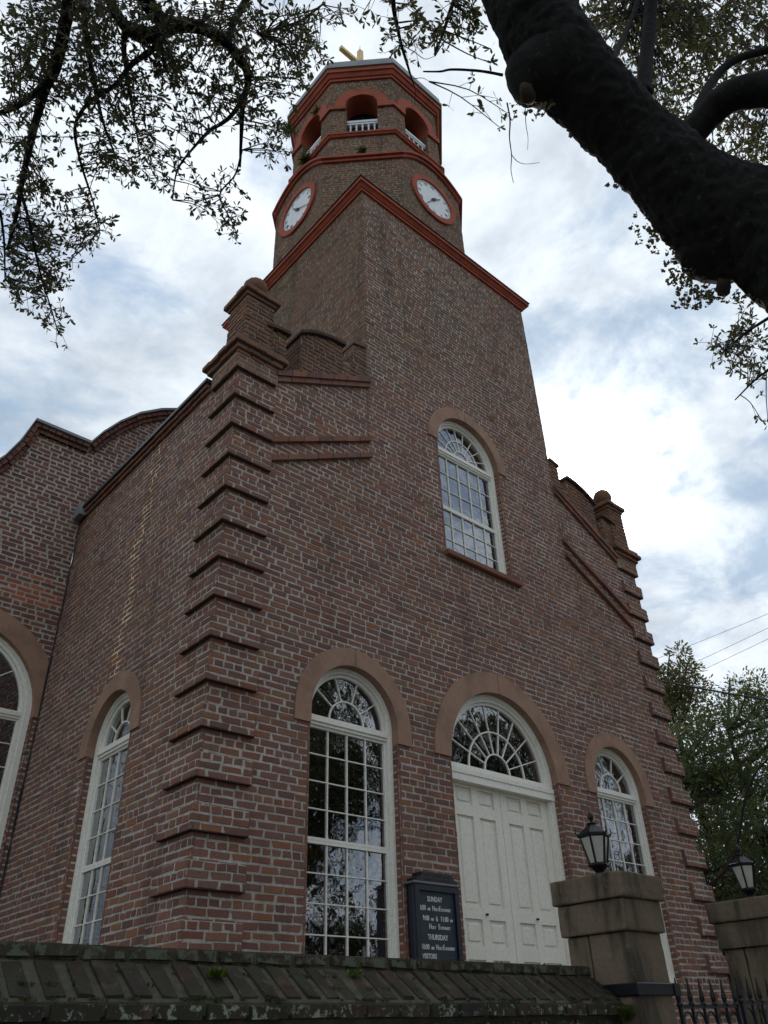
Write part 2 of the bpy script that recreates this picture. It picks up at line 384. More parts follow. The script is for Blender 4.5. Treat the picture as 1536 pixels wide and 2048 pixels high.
# ------------------------------------------------------------------ brick laying
BR = []        # (matrix, u0, u1, v0, v1, proud, matkey, slot)
CH = .0748     # course height
def lay(X, course_v, spans, matkey, bond='common', L=.222, joint=.0140, proud=.0, seed=0, mb=None, mi=0, back=.0045, k0=0, lift=0.0):
    """courses over [v0,v1) in local frame X (u right, y inward, v up); spans(v)->[(a,b)]"""
    for k, (v0, v1) in enumerate(course_v):
        k += k0
        rr = random.Random(seed * 7919 + k)
        vm = (v0 + v1) / 2
        for (a, b) in spans(vm):
            if b - a < .02: continue
            if mb is not None:
                mb.X = X
                mb.add([(a, back - proud, v0), (b, back - proud, v0), (b, back - proud, v1), (a, back - proud, v1)], [(0, 1, 2, 3)], mi)
            if bond == 'common': seq = [L / 2] if k % 6 == 3 else [L]
            elif bond == 'flemish': seq = [L, L / 2]
            elif bond == 'english': seq = [L] if k % 2 else [L / 2]
            else: seq = [L]
            per = sum(seq)
            off = (k % 2) * per * (.5 if len(seq) == 1 else .5) + rr.uniform(-.03, .03)
            u = math.floor((a - off) / per) * per + off
            q = 0; wob = rr.uniform(-.002, .002)
            while u < b:
                l = seq[q % len(seq)] * rr.uniform(.93, 1.07); q += 1
                u0 = max(u, a); u1 = min(u + l, b); u += l
                if b - u1 < .035: u1 = b
                if u1 - u0 < .035:
                    continue
                j = joint * .5 * rr.uniform(.7, 1.35)
                e0 = 0.0 if u0 <= a + 1e-6 else j; e1 = 0.0 if u1 >= b - 1e-6 else j
                BR.append((X, u0 + e0, u1 - e1, v0 + joint * .5 * rr.uniform(.45, 1.5) + wob, v1 - joint * .5 * rr.uniform(.45, 1.5) + wob, proud + rr.uniform(-.002, .0025), matkey, rr.random()))
                if u1 >= b: break
def courses(z0, z1, h=CH):
    n = max(1, round((z1 - z0) / h)); d = (z1 - z0) / n
    return [(z0 + d * i, z0 + d * (i + 1)) for i in range(n)]
def cut(spans, holes):
    out = spans
    for h0, h1 in holes:
        nx = []
        for a, b in out:
            if h1 <= a or h0 >= b: nx.append((a, b)); continue
            if h0 > a: nx.append((a, h0))
            if h1 < b: nx.append((h1, b))
        out = nx
    return out
class Opening:
    def __init__(s, c, w, z0, zr, zs, R): s.c = c; s.w = w; s.z0 = z0; s.zr = zr; s.zs = zs; s.R = R   # zr ring bottom, zs spring, R ring width
    def hole(s, v):
        if v < s.z0: return None
        if v < s.zr: return (s.c - s.w, s.c + s.w)
        rm = s.w + s.R * .6
        if v < s.zs: return (s.c - rm, s.c + rm)
        d = v - s.zs
        if d >= rm: return None
        h = sqrt(rm * rm - d * d); return (s.c - h, s.c + h)
def arc(c, zs, r, z0=None, n=28):
    """left foot -> apex -> right foot"""
    p = [(c - r * cos(pi * i / n), zs + r * sin(pi * i / n)) for i in range(n + 1)]
    if z0 is not None: p = [(c - r, z0)] + p + [(c + r, z0)]
    return p
def ring(X, op, parent, mat='stucco', proud=.018, depth=.12, crack=True, clip=None):
    n = 28; half = n // 2
    o = arc(op.c, op.zs, op.w + op.R, op.zr if op.zr < op.zs else None, n); i = arc(op.c, op.zs, op.w, op.zr if op.zr < op.zs else None, n)
    if clip is not None: o = [(min(x, clip), z) for x, z in o]
    mid = len(o) // 2
    halves = [(o[:mid + 1], i[:mid + 1]), (o[mid:], i[mid:])]
    for side, (a, b_) in enumerate(halves):
        a = list(a); b_ = list(b_)
        if crack:
            kk = -1 if side == 0 else 0; sg = -1 if side == 0 else 1
            a[kk] = (a[kk][0] + sg * .004, a[kk][1]); b_[kk] = (b_[kk][0] + sg * .004, b_[kk][1])
        mb = MB(X); mb.strip(a, b_, -proud, depth); mb.build('arch_stone', mat, parent)
def jambs(X, op, matkey, depth=.11, mortar=None):
    """brick reveals on both sides of an opening"""
    for sg in (-1, 1):
        Y = X @ Matrix.Translation((op.c + sg * op.w, 0, 0)) @ Matrix.Rotation(radians(-90 * sg), 4, 'Z')
        a, b = (-depth, 0.0) if sg == 1 else (0.0, depth)
        for k, (v0, v1) in enumerate(courses(op.z0, op.zr)):
            if mortar is not None:
                mortar.X = Y; mortar.add([(a, .0045, v0), (b, .0045, v0), (b, .0045, v1), (a, .0045, v1)], [(0, 1, 2, 3)])
            BR.append((Y, a, b, v0 + .006, v1 - .006, rng.uniform(-.002, .002), matkey, rng.random()))

def window(X, c, w, z0, zs, parent, cols=4, rows_up=4, rows_lo=4, zm=None, fan='small', depth=.10, name='window', casing=.058):
    """arched double-hung sash; X wall frame. Returns the casing object with bars and panes as children."""
    T = X @ Matrix.Translation((c, 0, 0))
    ztr = zs - .06                       # transom centre
    o = arc(0, zs, w - .003, z0, 28); i1 = arc(0, zs, w - casing, z0 + .05, 28)
    mb = MB(T); mb.strip(o, i1, depth, depth + .10)
    i2 = arc(0, zs, w - casing * .62, z0 + .05, 28); mb.strip(o, i2, depth - .018, depth - .001)
    mb.box(-w + .004, w - .004, depth - .03, depth + .12, z0 - .05, z0 + .05)
    root = mb.build(name, 'white', parent)
    wi = w - casing
    mb = MB(T); mb.box(-wi + .001, wi - .001, depth + .012, depth + .095, ztr - .045, ztr + .045); mb.box(-wi + .001, wi - .001, depth - .006, depth + .011, ztr - .012, ztr + .046)
    mb.build('transom', 'white', root)
    sw = .028; gy = depth + .062; b = .0068
    def bar(x0, x1, za, zb, y0=gy - .018, y1=gy + .016):
        q = MB(T); q.box(x0, x1, y0, y1, za, zb); q.build('glazing_bar', 'white', root)
    def pane(x0, x1, za, zb):
        q = MB(T); a = rng.uniform(-.0055, .0055); e = rng.uniform(-.0045, .0045); yy = gy
        cx = (x0 + x1) / 2; cz = (za + zb) / 2
        pts = [(x0, za), (x1, za), (x1, zb), (x0, zb)]
        fr_ = [(x, yy + (x - cx) * a + (z - cz) * e, z) for x, z in pts]; bk = [(x, y + .003, z) for x, y, z in fr_]
        q.add(fr_ + bk, [(0, 1, 2, 3), (7, 6, 5, 4), (0, 4, 5, 1), (1, 5, 6, 2), (2, 6, 7, 3), (3, 7, 4, 0)]); q.build('pane', 'glass', root)
    def sash(za, zb, rows, nm):
        q = MB(T); y0, y1 = gy - .028, gy + .022
        q.box(-wi + .002, -wi + sw, y0, y1, za, zb); q.box(wi - sw, wi - .002, y0, y1, za, zb)
        q.box(-wi + sw, wi - sw, y0 + .001, y1 - .001, zb - sw, zb); q.box(-wi + sw, wi - sw, y0 + .001, y1 - .001, za, za + sw)
        q.build(nm, 'white', root)
        xa, xb, zl, zh = -wi + sw, wi - sw, za + sw, zb - sw
        cw = (xb - xa) / cols; rh = (zh - zl) / rows
        for k in range(1, cols): bar(xa + cw * k - b, xa + cw * k + b, zl, zh)
        for k in range(1, rows): bar(xa, xb, zl + rh * k - b * .8, zl + rh * k + b * .8, gy - .015, gy + .013)
        for k in range(cols):
            for l in range(rows):
                pane(xa + cw * k + b * .6, xa + cw * (k + 1) - b * .6, zl + rh * l + b * .6, zl + rh * (l + 1) - b * .6)
    if rows_up:
        zt = ztr - .045
        if zm is None: zm = (zt + z0) / 2
        sash(zm, zt, rows_up, 'sash'); sash(z0 + .05, zm - .002, rows_lo, 'sash')
    # fanlight
    rf = wi - .002; zf = ztr + .045
    q = MB(T); q.strip(arc(0, zs, rf, zf), arc(0, zs, rf - .035, zf), gy - .028, gy + .022); q.box(-rf + .035, rf - .035, gy - .027, gy + .021, zf, zf + .022); q.build('fan_frame', 'white', root)
    r1 = rf - .035; zb = zf + .022
    spec = {'small': ([.47], 5, [.47, 1.0]), 'big': ([.27, .60], 9, [.27, 1.0])}[fan]
    def P(rad, an): return (-rad * cos(an), zb + rad * 1.0 * sin(an))
    sy = (zs + r1 - zb) / r1
    def PF(fr_, an):
        x = -r1 * fr_ * cos(an); z = zb + r1 * sy * fr_ * sin(an); return (x, z)
    for fr_ in spec[0]:
        q = MB(T); n = 24
        q.strip([PF(fr_ + .010 / r1 * .8, pi * k / n) for k in range(n + 1)], [PF(fr_ - .010 / r1 * .8, pi * k / n) for k in range(n + 1)], gy - .016, gy + .014); q.build('fan_arc', 'white', root)
    ns = spec[1]
    for k in range(1, ns):
        an = pi * k / ns; p0 = PF(spec[2][0], an); p1 = PF(1.01, an); nx, nz = -(p1[1] - p0[1]), (p1[0] - p0[0]); l = sqrt(nx * nx + nz * nz); nx *= .006 / l; nz *= .006 / l
        q = MB(T); q.prism([(p0[0] + nx, p0[1] + nz), (p0[0] - nx, p0[1] - nz), (p1[0] - nx, p1[1] - nz), (p1[0] + nx, p1[1] + nz)], gy - .014, gy + .012); q.build('fan_bar', 'white', root)
    radii = [spec[2][0]] + ([.60] if fan == 'big' else []) + [1.012]
    hub = [PF(spec[2][0], pi * k / 12) for k in range(13)]
    q = MB(T); q.prism([(x, z) for x, z in reversed(hub)], gy, gy + .003); q.build('pane', 'glass', root)
    for a_, b_ in zip(radii[:-1], radii[1:]):
        for k in range(ns):
            e = [PF(a_, pi * (k + s_ / 3) / ns) for s_ in range(4)] + [PF(b_, pi * (k + s_ / 3) / ns) for s_ in (3, 2, 1, 0)]
            al = rng.uniform(-.006, .006); be = rng.uniform(-.005, .005); n = len(e)
            mx_ = sum(p[0] for p in e) / n; mz = sum(p[1] for p in e) / n
            f0 = [(x, gy + (x - mx_) * al + (z - mz) * be, z) for x, z in e]
            q = MB(T); q.add(f0 + [(x, y + .003, z) for x, y, z in f0], [tuple(range(n)), tuple(reversed(range(n, 2 * n)))]); q.build('pane', 'glass', root)
    return root

# ================================================================== GROUND
def sheet(name, x0, x1, y0, y1, z, mat):
    q = MB(); q.add([(x0, y0, z), (x1, y0, z), (x1, y1, z), (x0, y1, z)], [(0, 1, 2, 3)]); return tag(q.build(name, mat), kind='structure')
sheet('ground', -1500, 1500, -1500, 1500, -.02, 'dirt')
q = MB(); q.box(-60, 60, -8.6, -3.3, -.30, 0.0); tag(q.build('pavement', 'pave'), kind='structure')
sheet('road', -200, 200, -18, -8.62, -.012, 'asphalt')
q = MB(); q.box(-40, 60, -2.45, 40, -.30, .55); tag(q.build('churchyard_lawn', 'dirt'), kind='structure')

# ================================================================== CHURCH
AX = 4.28
church = empty('church', (AX, 2.1, .55), 'brick church with a square clock tower, red trim and white arched windows', 'church')
church_inv = church.matrix_world
CHP = {'loc': Vector((AX, 2.1, .55))}
def part(o):            # keep world coordinates under the church empty
    o.parent = church; o.matrix_parent_inverse = Matrix.Translation(-CHP['loc']); return o
_build = MB.build
X0, X1 = .045, 8.535
TX0, TX1, TZ = 2.13, 6.43, 14.10
ops = {'w1': Opening(1.862, .60, 2.10, 4.34, 4.49, .205), 'w3': Opening(6.73, .59, 2.10, 4.34, 4.49, .205),
       'door': Opening(4.29, .985, 1.60, 4.345, 4.345, .27), 'up': Opening(4.225, .685, 7.25, 9.22, 9.22, .20)}
NC = 0
def rake_top(u):       # top of gable brickwork (above rake string 1) on the facade
    d = min(u - X0, X1 - u)
    if TX0 <= u <= TX1: return TZ
    z = 8.80 + .519 * (max(d, .53) - .53)
    return z
XF = I4
mort = MB()
allc_ = courses(.10, TZ, CH)
def spans_f(v):
    if v < 8.80: base = [(X0, X1)]
    elif v < 9.64:
        d = .53 + (v - 8.80) / .519; base = [(X0 + d, X1 - d)]
    else: base = [(TX0, TX1)]
    hs = [o.hole(v) for o in ops.values()]
    return cut(base, [h for h in hs if h])
def mk(v): return 'brick_tower' if v > 10.6 + .4 * sin(v * 3) else 'brick'
for k, cv in enumerate(allc_):
    tw = cv[0] > 11.2 or (cv[0] > 9.6 and (k * 7919 % 10) < (cv[0] - 9.6) / 1.6 * 10)
    lay(XF, [cv], spans_f, 'brick_tower' if tw else 'brick', seed=11, mb=mort, k0=k, joint=.0140)
for o in ops.values(): jambs(XF, o, 'brick', .115, mort)
mort.X = XF
facade = part(mort.build('facade_wall', 'mortar'))
for n_, o in ops.items(): ring(XF, o, facade, depth=.12)
# keep a solid core behind the skin so that nothing is see-through from the side
# ---- side wall (faces -x)
XS = frame((X0, 0, 0), -90)     # u = -y
sop = Opening(-2.09, .53, 2.10, 4.42, 4.50, .215)
ms = MB()
def spans_s(v):
    base = [(-4.58, 0.0)] if v < 8.66 else []
    h = sop.hole(v); return cut(base, [h] if h else [])
lay(XS, courses(.10, 8.66), spans_s, 'brick', seed=23, mb=ms, joint=.0140)
jambs(XS, sop, 'brick', .115, ms)
side = part(ms.build('side_wall', 'mortar_side'))
ring(XS, sop, side, depth=.12)
# right side wall, plain brick
XR = frame((X1, 0, 0), 90)
mr = MB(); lay(XR, courses(.10, 8.66), lambda v: [(0, 4.58)], 'brick', seed=29, mb=mr)
part(mr.build('side_wall', 'mortar'))
# ---- nave front (y = 4.58)
NY = 4.58
XN = frame((0, NY, 0), 0)
NTOP = [(-3.2, 8.05), (-2.6, 8.16), (-2.2, 8.32), (-1.8, 8.58), (-1.5, 8.9), (-1.32, 9.2), (-1.15, 9.62), (-1.03, 10.08), (-.11, 10.08), (.05, 10.38), (.3, 10.75), (.62, 11.12), (1.0, 11.42), (1.43, 11.66), (2.2, 11.9), (4.28, 12.1), (6.36, 11.9), (7.1, 11.66)]
def ntop(u):
    for (a, za), (b, zb) in zip(NTOP[:-1], NTOP[1:]):
        if a <= u <= b: return za + (zb - za) * (u - a) / (b - a)
    return 8.0
nop = Opening(-1.14, 1.10, 2.1, 5.42, 5.46, .30)
mn = MB()
def spans_n(v):
    if v < 8.05: base = [(-3.2, .03 if v < 8.6 else 2.6)]
    else:
        us = [-3.2 + .02 * i for i in range(int(5.8 / .02))]; ok = [u for u in us if ntop(u) - .16 > v]
        base = [(min(ok), 2.6)] if ok else []
        if ok and 9.9 < v: base = [(min(u for u in ok), 2.6)]
    h = nop.hole(v); return cut(base, [h] if h else [])
for k, cv in enumerate(courses(.10, 11.9, .0785)):
    lay(XN, [cv], spans_n, 'brick_orange' if 6.98 < cv[0] < 7.42 and k % 5 != 2 else 'brick_nave', bond='flemish', L=.225, joint=.020, seed=31, mb=mn, k0=k)
jambs(XN, nop, 'brick_nave', .115, mn)
nave = part(mn.build('nave_wall', 'mortar'))
ring(XN, nop, nave, depth=.12, clip=.028)
# nave gable cornice: two raked brick bands and a lead capping
for lo, hi, pr, kk in ((.16, .09, .05, 0), (.09, .02, .10, 1)):
    pts = []
    for (a, za), (b, zb) in zip(NTOP[:-1], NTOP[1:]):
        n = max(1, int(sqrt((a - b) ** 2 + (za - zb) ** 2) / .11))
        pts += [(a + (b - a) * i / n, za + (zb - za) * i / n) for i in range(n)]
    for (a, za), (b, zb) in zip(pts[:-1], pts[1:]):
        if a > 2.6: break
        q = MB(XN); j = rng.uniform(-.006, .006)
        dx, dz = b - a, zb - za; l = sqrt(dx * dx + dz * dz); nx, nz = -dz / l, dx / l; g = .07
        A = (a + dx * g, za + dz * g); B = (b - dx * g, zb - dz * g)
        q.prism([(A[0] - nx * lo, A[1] - nz * lo), (B[0] - nx * lo, B[1] - nz * lo), (B[0] - nx * (hi + .006), B[1] - nz * (hi + .006)), (A[0] - nx * (hi + .006), A[1] - nz * (hi + .006))], -pr + j, .10)
        q.build('cornice_brick', 'brick_nave', nave)
q = MB(XN)
tp = [(a, z) for a, z in NTOP]; q.strip([(a, z + .03) for a, z in tp], [(a, z - .02) for a, z in tp], -.14, .5)
q.build('gable_capping', 'lead', nave)
q = MB(XN); q.strip([(a, z - .02) for a, z in tp], [(a, z - .16) for a, z in tp], -.03, .4); q.build('gable_band', 'mortar_tower', nave)
q = MB(); q.box(-3.2, -3.19, NY + .02, 16, .1, 8.0); q.box(-3.2, 11.7, 16, 16.2, .1, 12.0); q.box(-3.0, 11.5, NY + .45, 16, 7.9, 8.05)
part(q.build('nave_body', 'mortar'))
# ---- tower sides
mt = MB()
XT = frame((TX0, 0, 0), -90)
lay(XT, courses(8.4, TZ), lambda v: [(-4.3, 0.0)], 'brick_tower', seed=41, mb=mt)
XT2 = frame((TX1, 0, 0), 90)
lay(XT2, courses(8.4, TZ), lambda v: [(0.0, 4.3)], 'brick_tower', seed=43, mb=mt)
mt.X = I4; mt.box(TX0 + .02, TX1 - .02, .5, 4.28, 8.4, TZ + .05)
tower = part(mt.build('tower_wall', 'mortar_tower'))
# square tower cornice, red painted, mitred bands
def sqband(x0, x1, y0, y1, pr0, pr1, z0, z1):
    q = MB(); a = [(x0 - pr0, y0 - pr0), (x1 + pr0, y0 - pr0), (x1 + pr0, y1 + pr0), (x0 - pr0, y1 + pr0)]; b = [(x0 - pr1, y0 - pr1), (x1 + pr1, y0 - pr1), (x1 + pr1, y1 + pr1), (x0 - pr1, y1 + pr1)]
    q.add([(x, y, z0) for x, y in a] + [(x, y, z1) for x, y in b], [(3, 2, 1, 0), (4, 5, 6, 7), (0, 1, 5, 4), (1, 2, 6, 5), (2, 3, 7, 6), (3, 0, 4, 7)]); return q
for nm, p0, p1, za, zb, mm in (('cornice_band', .035, .035, 14.10, 14.16, 'redpaint'), ('cornice_band', .05, .10, 14.16, 14.22, 'redpaint'), ('cornice_band', .125, .125, 14.22, 14.30, 'redpaint'), ('cornice_flashing', .15, .14, 14.30, 14.325, 'darkmetal')):
    sqband(TX0, TX1, 0, 4.3, p0, p1, za, zb).build(nm, mm, tower)
# ---- quoins, both corners
QB = [8.53 - .449 * i for i in range(19)]
for zb in QB:
    z1 = zb + 3 * CH
    for side_ in (0, 1):
        qm = MB()
        if side_ == 0:
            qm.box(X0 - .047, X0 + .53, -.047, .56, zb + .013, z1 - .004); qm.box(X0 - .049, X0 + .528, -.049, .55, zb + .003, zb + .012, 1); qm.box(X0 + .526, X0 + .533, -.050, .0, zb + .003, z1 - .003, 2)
            lay(frame((X0 - .052, -.052, 0), 0), courses(zb, z1), lambda v: [(0, .582)], 'brick', seed=int(zb * 50), k0=1)
            lay(frame((X0 - .052, -.052, 0), -90), courses(zb, z1), lambda v: [(-.612, 0)], 'brick', seed=int(zb * 51), k0=2)
        else:
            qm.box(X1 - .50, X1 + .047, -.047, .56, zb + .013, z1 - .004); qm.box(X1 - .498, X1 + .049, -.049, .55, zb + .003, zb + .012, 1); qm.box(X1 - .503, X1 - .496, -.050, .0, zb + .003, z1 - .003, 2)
            lay(frame((X1 + .052, -.052, 0), 0), courses(zb, z1), lambda v: [(-.552, 0)], 'brick', seed=int(zb * 52), k0=1)
            lay(frame((X1 + .052, -.052, 0), 90), courses(zb, z1), lambda v: [(0, .612)], 'brick', seed=int(zb * 53))
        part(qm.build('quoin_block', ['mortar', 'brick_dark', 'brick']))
# ---- corner piers, cornices, finials
def brick_step(nm, x0, x1, y0, y1, z0, z1):
    q = MB(); q.box(x0 + .008, x1 - .008, y0 + .008, y1 - .008, z0 + .003, z1 - .003); core = part(q.build(nm, 'brick_tower'))
    def run(a, b, mk_):
        n = max(1, round((b - a) / .17)); d = (b - a) / n
        for i in range(n):
            j = rng.uniform(-.007, .007); g = .005
            mk_(a + d * i + g, a + d * (i + 1) - g, j)
    def bx(a, b, c, d_, e=0.0):
        q = MB(); q.bbox(a, b, c, d_, z0 + .001 + rng.uniform(0, .004), z1 - .001 + e, .010); q.build('cornice_brick', 'brick_tower', core)
    run(x0, x1, lambda a, b, j: bx(a, b, y0 + j, y0 + .09)); run(y0 + .095, y1, lambda a, b, j: bx(x0 + j, x0 + .09, a, b)); run(y0 + .095, y1, lambda a, b, j: bx(x1 - .09, x1 + j, a, b))
def finial_pier(xa, xb, sgn):
    # lower block 8.66 - 8.81 flush with the quoins
    xq0, xq1 = xa - .06, xb + .06
    q = MB(); q.box(xq0 + .012, xq1 - .012, -.048, .55, 8.54, 8.805)
    lay(frame((xq0, -.06, 0), 0), courses(8.60 if False else 8.755, 8.83), lambda v: [(0, xq1 - xq0)], 'brick', seed=61)
    # cornice steps (oversailing bricks)
    for pr, z0, z1 in ((.035, 8.81, 8.885), (.085, 8.885, 8.96), (.05, 8.96, 9.03)):
        brick_step('pier_cornice', xq0 - pr, xq1 + pr, -.06 - pr, .60 + pr, z0, z1)
    xc = (xa + xb) / 2 - .02 * sgn; hw = .215
    px0, px1 = xc - hw, xc + hw
    q.box(px0 + .012, px1 - .012, -.018, .41, 9.02, 9.885)
    for X, sp in ((frame((px0, -.03, 0), 0), [(0, 2 * hw)]), (frame((px0, -.03, 0), -90), [(-.45, 0)]), (frame((px1, -.03, 0), 90), [(0, .45)])):
        lay(X, courses(9.03, 9.88), lambda v, sp=sp: sp, 'brick_tower', seed=int(xa * 9) + 71, L=.20)
    o_ = part(q.build('corner_pier', 'mortar_tower'))
    for pr, z0, z1 in ((.025, 9.88, 9.94), (.07, 9.94, 10.02), (.03, 10.02, 10.05)):
        brick_step('pier_cap', px0 - pr, px1 + pr, -.03 - pr, .42 + pr, z0, z1)
    q = MB(); q.lathe((xc, .16, 10.05), [(.11, 0), (.095, .06)] + [(.175 * sin(a), .23 - .175 * cos(a)) for a in [radians(35 + 16 * i) for i in range(9)]] + [(.01, .405)], 12)
    part(q.build('ball_finial', 'brick_tower', smooth=True))
finial_pier(X0, X0 + .50, 1); finial_pier(X1 - .50, X1, -1)
# ---- raking string courses, left and right
def rake(z_at, mir, proud, th, x0=.53, x1=2.13, slope=.519, brick=.23):
    n = int((x1 - x0) / (brick * .885)); 
    for i in range(n):
        a = x0 + (x1 - x0) * i / n + .004; b = x0 + (x1 - x0) * (i + 1) / n - .004; j = rng.uniform(-.004, .004)
        za = z_at + slope * (a - x0); zb = z_at + slope * (b - x0)
        P = [(X0 + a - 0, za), (X0 + b - 0, zb), (X0 + b, zb + th), (X0 + a, za + th)]
        if mir: P = [(X0 + X1 - x, z) for x, z in reversed(P)]
        q = MB(); q.prism(P, -proud + j, .05); q.build('string_brick', 'brick', facade)
for mir in (0, 1):
    rake(8.625, mir, .045, .078); rake(8.705, mir, .075, .085)
    rake(7.63, mir, .055, .08); rake(7.35, mir, .055, .075)
    for za, zb in ((7.705, 7.36),):
        pass
# ---- parapet merlons above the rake
def merlon(poly, thick, mir, seed):
    P = poly if not mir else [(X0 + X1 - x, z) for x, z in reversed(poly)]
    q = MB(); q.prism(P, .012, thick); part(q.build('parapet_merlon', 'mortar_tower'))
    zs_ = [z for x, z in P]; 
    def sp(v):
        xs = []
        n = len(P)
        for i in range(n):
            (a, za), (b, zb) = P[i], P[(i + 1) % n]
            if (za - v) * (zb - v) < 0: xs.append(a + (b - a) * (v - za) / (zb - za))
        xs.sort(); return [(xs[i], xs[i + 1]) for i in range(0, len(xs) - 1, 2)]
    lay(I4, courses(min(zs_), max(zs_)), sp, 'brick_tower', seed=seed, L=.2)
    xl = min(x for x, z in P); zl = [z for x, z in P if abs(x - xl) < 1e-5]
    if not mir: lay(frame((xl, 0, 0), -90), courses(min(zl), max(zl)), lambda v: [(-thick, -.012)], 'brick_tower', seed=seed + 1, L=.2, proud=.006)
    else: lay(frame((xl, 0, 0), -90), courses(min(zl), max(zl)), lambda v: [(-thick, -.012)], 'brick_tower', seed=seed + 2, L=.2, proud=.006)
def coping(pts, mir, th=.05, y0=-.05, y1=.42, mat='brick_tower'):
    P = pts if not mir else [(X0 + X1 - x, z) for x, z in reversed(pts)]
    q = MB(); q.strip([(x, z + th) for x, z in P], [(x, z) for x, z in P], y0, y1); part(q.build('parapet_coping', mat))
def rk(x): return 8.79 + .519 * (x - X0 - .53)
for mir in (0, 1):
    merlon([(.42, 8.79), (.56, rk(.56)), (.73, rk(.73)), (.73, 9.56), (.42, 9.50)], .38, mir, 81)
    coping([(.40, 9.50), (.57, 9.55), (.77, 9.565)], mir, .055, -.055, .42, 'brick_dark')
    m2 = [(.965, rk(.965)), (1.69, rk(1.69)), (1.69, 9.98), (1.55, 9.97), (1.4, 9.94), (1.25, 9.895), (1.1, 9.83), (.965, 9.74)]
    merlon(m2, .38, mir, 85)
    coping([(.93, 9.73), (1.1, 9.84), (1.25, 9.905), (1.4, 9.95), (1.55, 9.98), (1.72, 9.99)], mir, .055, -.055, .42, 'brick_dark')
    merlon([(1.69, rk(1.69)), (1.90, rk(1.90)), (1.90, 9.78), (1.69, 9.70)], .36, mir, 88)
    merlon([(1.90, rk(1.90)), (2.128, rk(2.128)), (2.128, 10.22), (1.90, 10.17)], .30, mir, 89)
    coping([(1.88, 10.17), (2.125, 10.22)], mir, .05, -.03, .33)
    merlon([(.73, rk(.73)), (.965, rk(.965)), (.965, rk(.965) + .10), (.73, rk(.73) + .04)], .34, mir, 87)
# vestibule roof behind the parapet + eaves of the side wall
q = MB(); q.add([(X0, .45, 8.72), (TX0, .45, 9.3), (TX0, NY, 9.3), (X0, NY, 8.72), (X1, .45, 8.72), (TX1, .45, 9.3), (TX1, NY, 9.3), (X1, NY, 8.72)], [(0, 1, 2, 3), (5, 4, 7, 6)])
part(q.build('vestibule_roof', 'slate'))
for k in range(37):
    for r_, pr, z0 in ((0, .04, 8.60), (1, .075, 8.655)):
        q = MB(); ya = .63 + (NY - .63) * k / 37 + .005; yb = .63 + (NY - .63) * (k + 1) / 37 - .005; j = rng.uniform(-.004, .004)
        q.box(X0 - pr + j, X0 + .05, ya, yb, z0, z0 + .05); q.build('cornice_brick', 'brick', side)
q = MB(); q.box(X0 - .11, X0 + .2, .60, NY - .02, 8.712, 8.76); part(q.build('eave_flashing', 'darkmetal'))
q = MB(); q.box(X0 - .14, X0 - .02, NY - .26, NY - .01, 8.60, 8.80); part(q.build('gutter_end_box', 'lead'))
q = MB(); cab = [Vector((X0 - .03, NY - .035, 8.6))] + [Vector((X0 - .02 + rng.uniform(-.01, .01), NY - .04 + rng.uniform(-.01, .01), 8.6 - .35 * i)) for i in range(1, 22)]
q.tube(cab, .009, 6); part(q.build('lightning_conductor', 'cable'))
# rooms behind the glass
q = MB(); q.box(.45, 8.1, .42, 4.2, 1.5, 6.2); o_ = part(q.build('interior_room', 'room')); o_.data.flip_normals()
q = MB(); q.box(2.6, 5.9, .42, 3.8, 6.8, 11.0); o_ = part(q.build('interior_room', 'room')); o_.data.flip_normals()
q = MB(); q.box(-3.1, 2.0, NY + .4, 12, 1.5, 7.5); o_ = part(q.build('interior_room', 'dark_in')); o_.data.flip_normals()  # nave room walls painted near-black to stand for unlit depth
# ---- windows and door
def wpart(o): return part(o)
root_children = []
wpart(window(XF, ops['w1'].c, .60, 2.10, 4.49, None, 4, 4, 4, 3.25))
wpart(window(XF, ops['w3'].c, .59, 2.10, 4.49, None, 4, 4, 4, 3.25))
wpart(window(XF, ops['up'].c, .685, 7.25, 9.22, None, 5, 3, 3, 8.12, fan='big'))
wpart(window(XS, sop.c, .53, 2.10, 4.50, None, 4, 4, 4, 3.22))
wpart(window(XN, nop.c, 1.10, 2.10, 5.50, None, 6, 5, 5, 3.8, fan='small', casing=.12))
q = MB(); q.bbox(3.50, 5.06, -.075, .16, 7.15, 7.235, .012); part(q.build('window_sill', 'brick'))
dw = window(XF, 4.29, .985, 4.18, 4.345, None, 1, 0, 0, None, fan='big', name='fanlight', casing=.09); wpart(dw)
